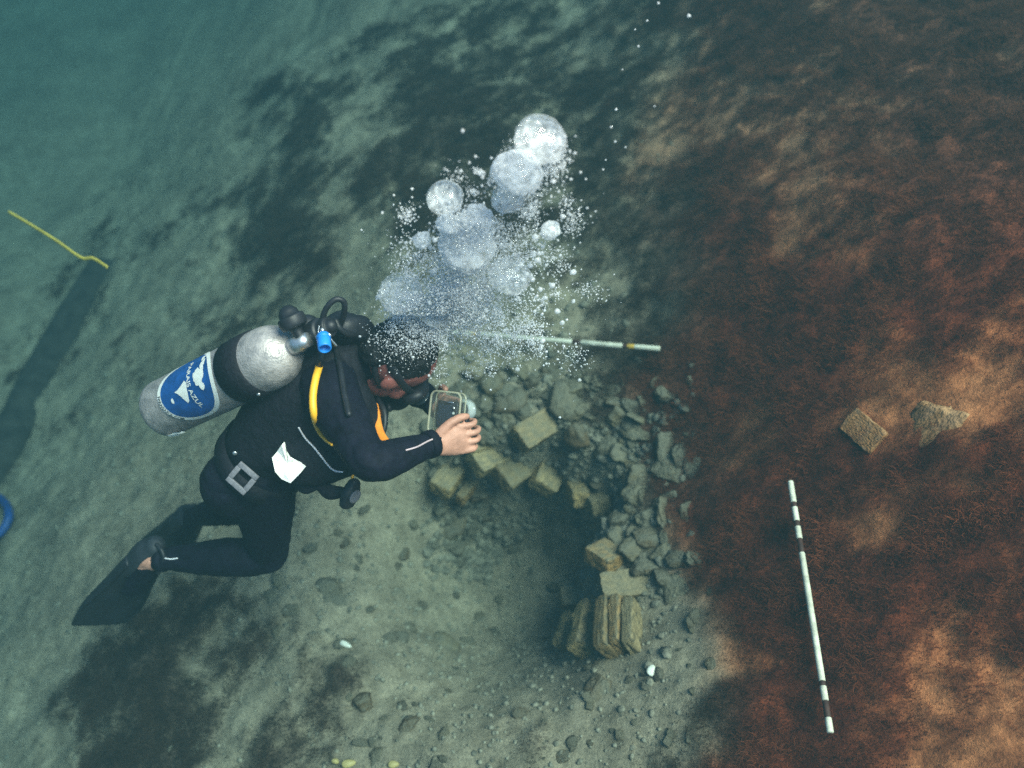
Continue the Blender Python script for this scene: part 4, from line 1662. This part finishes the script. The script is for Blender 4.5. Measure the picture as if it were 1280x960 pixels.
def rr_path(w, h, r, z, n=6):
    pts = []
    for cx_, cy_, a0 in ((w - r, h - r, 0), (-w + r, h - r, 90), (-w + r, -h + r, 180), (w - r, -h + r, 270)):
        for i in range(n + 1):
            a = math.radians(a0 + 90 * i / n)
            pts.append(KC + cX * (cx_ + r * math.cos(a)) + cU * (cy_ + r * math.sin(a)) + cN * z)
    return pts


def ring_bar(pts, r, name, m, parent):
    mb = MB(); n = 8; verts = []; faces = []
    K = len(pts)
    for i in range(K):
        t = (pts[(i + 1) % K] - pts[i - 1]).normalized()
        x = cN; y = t.cross(x).normalized()
        for k in range(n):
            a = 2 * math.pi * k / n
            verts.append(pts[i] + x * (r * math.cos(a)) + y * (r * math.sin(a)))
    for i in range(K):
        for k in range(n):
            j = (i + 1) % K
            faces.append((i * n + k, i * n + (k + 1) % n, j * n + (k + 1) % n, j * n + k))
    mb.add(verts, faces)
    return mb.build(name, m, parent)


hw, hhh = .044, .056
mb = MB()
pa, pb = rr_path(hw, hhh, .016, .022), rr_path(hw, hhh, .016, -.026)
K = len(pa)
mb.add(pa + pb, [(i, (i + 1) % K, K + (i + 1) % K, K + i) for i in range(K)] + [tuple(range(K))[::-1], tuple(range(K, 2 * K))])
hous = mb.build('housing', M_CLEAR, kam, smooth=False)
ring_bar(rr_path(hw, hhh, .016, .024), .0030, 'seal', M_EDGE, hous)
ring_bar(rr_path(hw, hhh, .016, -.004), .0022, 'seal', M_EDGE, hous)
mb = MB()
rbox(mb, KC - cU * .004 - cN * .002, cX * .031, cU * .036, cN * .014, .004)
cb = mb.build('camera_body', M_RUB, kam)
mb = MB()
rbox(mb, KC - cU * .006 + cX * -.004 + cN * .0128, cX * .022, cU * .028, cN * .0008, .0004)
mb.build('screen', mat('dark_screen', (.010, .016, .035), rough=.12, var=.3), cb)
for i in range(4):
    mb = MB()
    ellipsoid(mb, KC + cX * .026 + cU * (.016 - .013 * i) + cN * .0235, (cX * .0042, cU * .0042, cN * .0035), n=10, m=8)
    mb.build('button', M_METAL if i % 2 == 0 else M_PALE, kam)
mb = MB()
rbox(mb, KC + cX * .012 + cU * .030 + cN * .0232, cX * .011, cU * .0018, cN * .0012, .0006)
mb.build('latch', M_METAL, kam)
mb = MB()
lathe(mb, KC - cN * .025 + cX * .016 + cU * .012, -cN, cU, [(0, .026), (.014, .026), (.022, .029), (.040, .030), (.042, .028), (.042, .024), (.012, .022)], n=28, closed=False)
port = mb.build('lens_port', M_PALE, kam)
mb = MB()
lathe(mb, KC - cN * .027 + cX * .016 + cU * .012, -cN, cU, [(0, .020), (.024, .020), (.026, .016), (.0265, .004)], n=24)
mb.build('lens', M_RUB, port)
mb = MB()
rbox(mb, KC + cX * .048 - cU * .016 - cN * .012, cX * .006, cU * .012, cN * .010, .003)
mb.build('side_latch', M_RUB, kam)
tag(kam, 'compact camera in a clear yellow edged underwater housing in the diver\'s hands', 'camera')

# ------------------------------------------------------------------ bubbles
def bubble_material(name, milk, scale=55.0, bump=.3):
    """air in water: clear in the middle, rim part mirror, part painted white for its bright reflection; milk = share of fine froth on the skin"""
    m = bpy.data.materials.new(name)
    m.use_nodes = True
    nt = m.node_tree; N = nt.nodes; L = nt.links
    N.remove(N['Principled BSDF'])
    tc = N.new('ShaderNodeTexCoord')
    nz = N.new('ShaderNodeTexNoise'); nz.inputs['Scale'].default_value = scale; nz.inputs['Detail'].default_value = 3
    L.new(tc.outputs['Object'], nz.inputs['Vector'])
    bp = N.new('ShaderNodeBump'); bp.inputs['Strength'].default_value = bump; bp.inputs['Distance'].default_value = .03
    L.new(nz.outputs['Fac'], bp.inputs['Height'])
    tr = N.new('ShaderNodeBsdfTransparent'); tr.inputs['Color'].default_value = (.97, .98, .99, 1)
    gs = N.new('ShaderNodeBsdfGlossy'); gs.inputs['Roughness'].default_value = .06; gs.inputs['Color'].default_value = (.97, .98, 1, 1)
    df = N.new('ShaderNodeBsdfDiffuse'); df.inputs['Color'].default_value = (.95, .94, .95, 1)
    tl = N.new('ShaderNodeBsdfTranslucent'); tl.inputs['Color'].default_value = (.93, .93, .95, 1)
    L.new(bp.outputs[0], gs.inputs['Normal'])
    lw = N.new('ShaderNodeLayerWeight'); lw.inputs['Blend'].default_value = .5
    L.new(bp.outputs[0], lw.inputs['Normal'])
    rp = N.new('ShaderNodeValToRGB')
    e = rp.color_ramp.elements
    e[0].position = .52; e[0].color = (.06, .06, .06, 1)
    e[1].position = .92; e[1].color = (.95, .95, .95, 1)
    L.new(lw.outputs['Facing'], rp.inputs['Fac'])
    skin = N.new('ShaderNodeMixShader')
    wh = N.new('ShaderNodeMixShader'); wh.inputs['Fac'].default_value = .5
    L.new(df.outputs[0], wh.inputs[1]); L.new(tl.outputs[0], wh.inputs[2])
    rim = N.new('ShaderNodeMixShader'); rim.inputs['Fac'].default_value = .45  # diffuse white share stands in for light reflected at the rim
    L.new(gs.outputs[0], rim.inputs[1]); L.new(wh.outputs[0], rim.inputs[2])
    L.new(rp.outputs[0], skin.inputs['Fac']); L.new(tr.outputs[0], skin.inputs[1]); L.new(rim.outputs[0], skin.inputs[2])
    mr = N.new('ShaderNodeMapRange'); mr.inputs['From Min'].default_value = .35; mr.inputs['From Max'].default_value = .65
    mr.inputs['To Min'].default_value = milk * .4; mr.inputs['To Max'].default_value = min(1, milk * 1.6)
    n2 = N.new('ShaderNodeTexNoise'); n2.inputs['Scale'].default_value = 2.5; n2.inputs['Detail'].default_value = 6
    L.new(tc.outputs['Object'], n2.inputs['Vector']); L.new(n2.outputs['Fac'], mr.inputs['Value'])
    out = N.new('ShaderNodeMixShader')
    L.new(mr.outputs[0], out.inputs['Fac']); L.new(skin.outputs[0], out.inputs[1]); L.new(wh.outputs[0], out.inputs[2])
    L.new(out.outputs[0], N['Material Output'].inputs['Surface'])
    return m


M_BUB = bubble_material('air_bubble', .03, 2.5, .03)
M_BUBW = bubble_material('frothy_bubble', .60, 3, .06)
M_UNDER = bubble_material('frothy_underside', .55, 3, .1)
M_FROTH = bubble_material('froth', .9, 400)


def bubble_depth(py):
    return 2.44 - (440 - py) * .0024


def bubble_mesh(seed, flat, rough, material, sub=4, under=None):
    """a cap bubble: smooth dome on top, torn frothy underside"""
    bm = bmesh.new()
    bmesh.ops.create_icosphere(bm, subdivisions=sub, radius=1.0)
    off = Vector((seed * 3.1, seed * 1.7, seed * 5.3))
    for v in bm.verts:
        d = v.co.normalized()
        k = 1 + rough * mnoise.noise(d * 1.6 + off) + rough * .5 * mnoise.noise(d * 4 + off)
        v.co = d * k
        if v.co.z < 0:
            v.co.z *= flat
            v.co.z += .12 * mnoise.noise(d * 3 + off) + .04 * mnoise.noise(d * 7 + off)
            v.co *= 1 + .06 * mnoise.noise(d * 5 + off)
    for f in bm.faces:
        f.material_index = 1 if (under and f.calc_center_median().normalized().z < -.02 + .12 * mnoise.noise(f.calc_center_median() * 4 + off)) else 0
    me = bpy.data.meshes.new('bubble')
    bm.to_mesh(me); bm.free()
    me.materials.append(material)
    if under: me.materials.append(under)
    me.polygons.foreach_set('use_smooth', [True] * len(me.polygons))
    return me


def bubble(px, py, r, seed, label, flat=.55, rough=.1, material=None, group='large air bubbles'):
    d = bubble_depth(py)
    o = link('air_bubble', bubble_mesh(seed, flat, rough, material or M_BUB, 5, M_UNDER))
    rr = r * d / FPX
    o.location = P(px, py, d); o.scale = (rr * 1.06, rr * 1.06, rr * .74)
    o.rotation_euler = (random.uniform(.1, .45), random.uniform(-.25, .25), random.uniform(-.4, .4))
    return tag(o, label, 'bubble', group)


bubble(675, 175, 31, 1, 'topmost large air bubble with a bright blue rim', .6, .06)
bubble(647, 216, 31, 2, 'big pale bubble directly below the topmost one', .65, .08, M_BUBW)
bubble(634, 248, 19, 3, 'faint bubble tucked under the second highest big bubble', .8, .08)
bubble(556, 247, 22, 4, 'clear round bubble standing alone at the upper left of the plume', .75, .05)
bubble(583, 309, 33, 5, 'brightest big white bubble in the middle of the plume', .8, .14, M_BUBW)
bubble(637, 345, 25, 6, 'wide flattened bubble right of the middle of the plume', .6, .10)
bubble(688, 288, 12, 7, 'small bright bubble at the right side of the plume', .7, .10, M_BUBW)
bubble(500, 367, 25, 8, 'large dim bubble at the left side of the plume', .8, .12)
bubble(596, 271, 17, 9, 'lumpy white bubble just above the brightest one', .7, .3, M_BUBW)
bubble(561, 281, 14, 10, 'small lumpy white bubble below the lone round one', .7, .3, M_BUBW)
bubble(544, 386, 22, 11, 'tilted oval bubble right above the diver\'s head', .6, .18)
bubble(497, 420, 17, 12, 'frothy bubble touching the diver\'s hair', .7, .25, M_BUBW)
bubble(528, 300, 11, 13, 'little bubble at the left edge above the froth', .7, .2, M_BUBW)

SMALL = [bubble_mesh(30 + i, .75, .22, M_BUBW, 2) for i in range(5)]
spots = [(585, 350, 55, 60, 46), (512, 440, 22, 24, 14), (655, 400, 35, 40, 22), (680, 320, 28, 50, 18), (515, 385, 22, 28, 14)]
for cx_, cy_, sx, sy, n in spots:
    for _ in range(n):
        x, y = random.gauss(cx_, sx * .8), random.gauss(cy_, sy * .7)
        d = bubble_depth(y) + random.uniform(-.08, .08)
        r = random.uniform(.0035, .0075)
        o = link('small_bubble', random.choice(SMALL))
        o.location = P(x, y, d); o.scale = (r, r * random.uniform(.7, 1.3), r)
        o.rotation_euler = (random.uniform(0, 6), random.uniform(0, 6), 0)
        tag(o, 'small silvery bubble within the breath plume', 'bubble', 'small bubbles in the plume')
for i, (x, y, r) in enumerate(((823, 4, 2.2), (861, 20, 3.4), (809, 26, 2.2), (794, 37, 1.6), (798, 58, 2.0), (778, 87, 1.5), (770, 137, 2.6), (764, 159, 2.2), (769, 177, 2.0), (782, 184, 1.6), (818, 133, 1.5), (757, 200, 1.5), (754, 212, 1.8))):
    d = 2.0
    o = link('stray_bubble', SMALL[i % 5]); rr = .7 * r * d / FPX
    o.location = P(x, y, d + random.uniform(-.1, .1)); o.scale = (rr, rr, rr)
    tag(o, 'tiny stray bubble in the thin trail rising to the top edge', 'bubble', 'thin trail of tiny bubbles')


def froth():
    bm = bmesh.new(); bmesh.ops.create_icosphere(bm, subdivisions=1, radius=1.0)
    base = np.array([v.co[:] for v in bm.verts]); bf = np.array([[v.index for v in f.verts] for f in bm.faces]); bm.free()
    # clumps torn off the rising stream, then loose strays
    xs, ys, rs = [], [], []
    zones = [(575, 348, 30, 42, 150), (550, 388, 34, 20, 80), (600, 296, 24, 28, 26), (508, 384, 16, 20, 18), (640, 385, 34, 34, 22), (676, 312, 26, 40, 14), (694, 196, 8, 14, 7), (655, 236, 20, 20, 12), (522, 424, 18, 12, 7), (612, 428, 55, 14, 14)]
    for cx_, cy_, sx, sy, k in zones:
        for _ in range(k):
            mx_, my_ = RNG.normal(cx_, sx), RNG.normal(cy_, sy)
            m_ = int(RNG.uniform(60, 230)); w_ = RNG.uniform(4, 13); a_ = RNG.uniform(-.6, .6)
            gx_2, gy_2 = RNG.normal(0, w_, m_), RNG.normal(0, w_ * RNG.uniform(.5, 1.6), m_)
            xs.append(mx_ + gx_2 * math.cos(a_) - gy_2 * math.sin(a_)); ys.append(my_ + gx_2 * math.sin(a_) + gy_2 * math.cos(a_))
            rs.append(.0006 + .0018 * RNG.random(m_) ** 3)
    for cx_, cy_, sx, sy, m_ in ((590, 350, 55, 65, 420), (650, 400, 45, 40, 220), (690, 300, 26, 50, 120), (516, 436, 24, 24, 70), (690, 195, 14, 20, 60)):
        xs.append(RNG.normal(cx_, sx, m_)); ys.append(RNG.normal(cy_, sy, m_)); rs.append(.0006 + .0034 * RNG.random(m_) ** 2.6)
    x = np.concatenate(xs); y = np.concatenate(ys); r = np.concatenate(rs)
    n = len(x)
    d = 2.44 - (440 - y) * .0024 + RNG.normal(0, .05, n)
    hid = (np.abs(x - 500) < 60) & (np.abs(y - 450) < 55)
    d = np.where(hid, 2.33 + RNG.normal(0, .015, n), d)
    cr, cd, cf = np.array(CR), np.array(CD), np.array(CF)
    c = np.array(CC) + d[:, None] * (((x - 640) / FPX)[:, None] * cr + ((y - 480) / FPX)[:, None] * cd + cf)
    sc = r[:, None] * RNG.uniform(.7, 1.3, (n, 3))
    v = (base[None] * sc[:, None, :] + c[:, None, :]).reshape(-1, 3)
    f = (bf[None] + (np.arange(n) * len(base))[:, None, None]).reshape(-1, 3)
    tag(link('bubble_froth', fast_mesh('bubble_froth', v, f, [M_FROTH])), 'cloud of fine white bubble froth rising from the diver', 'bubbles', kind='stuff')


froth()
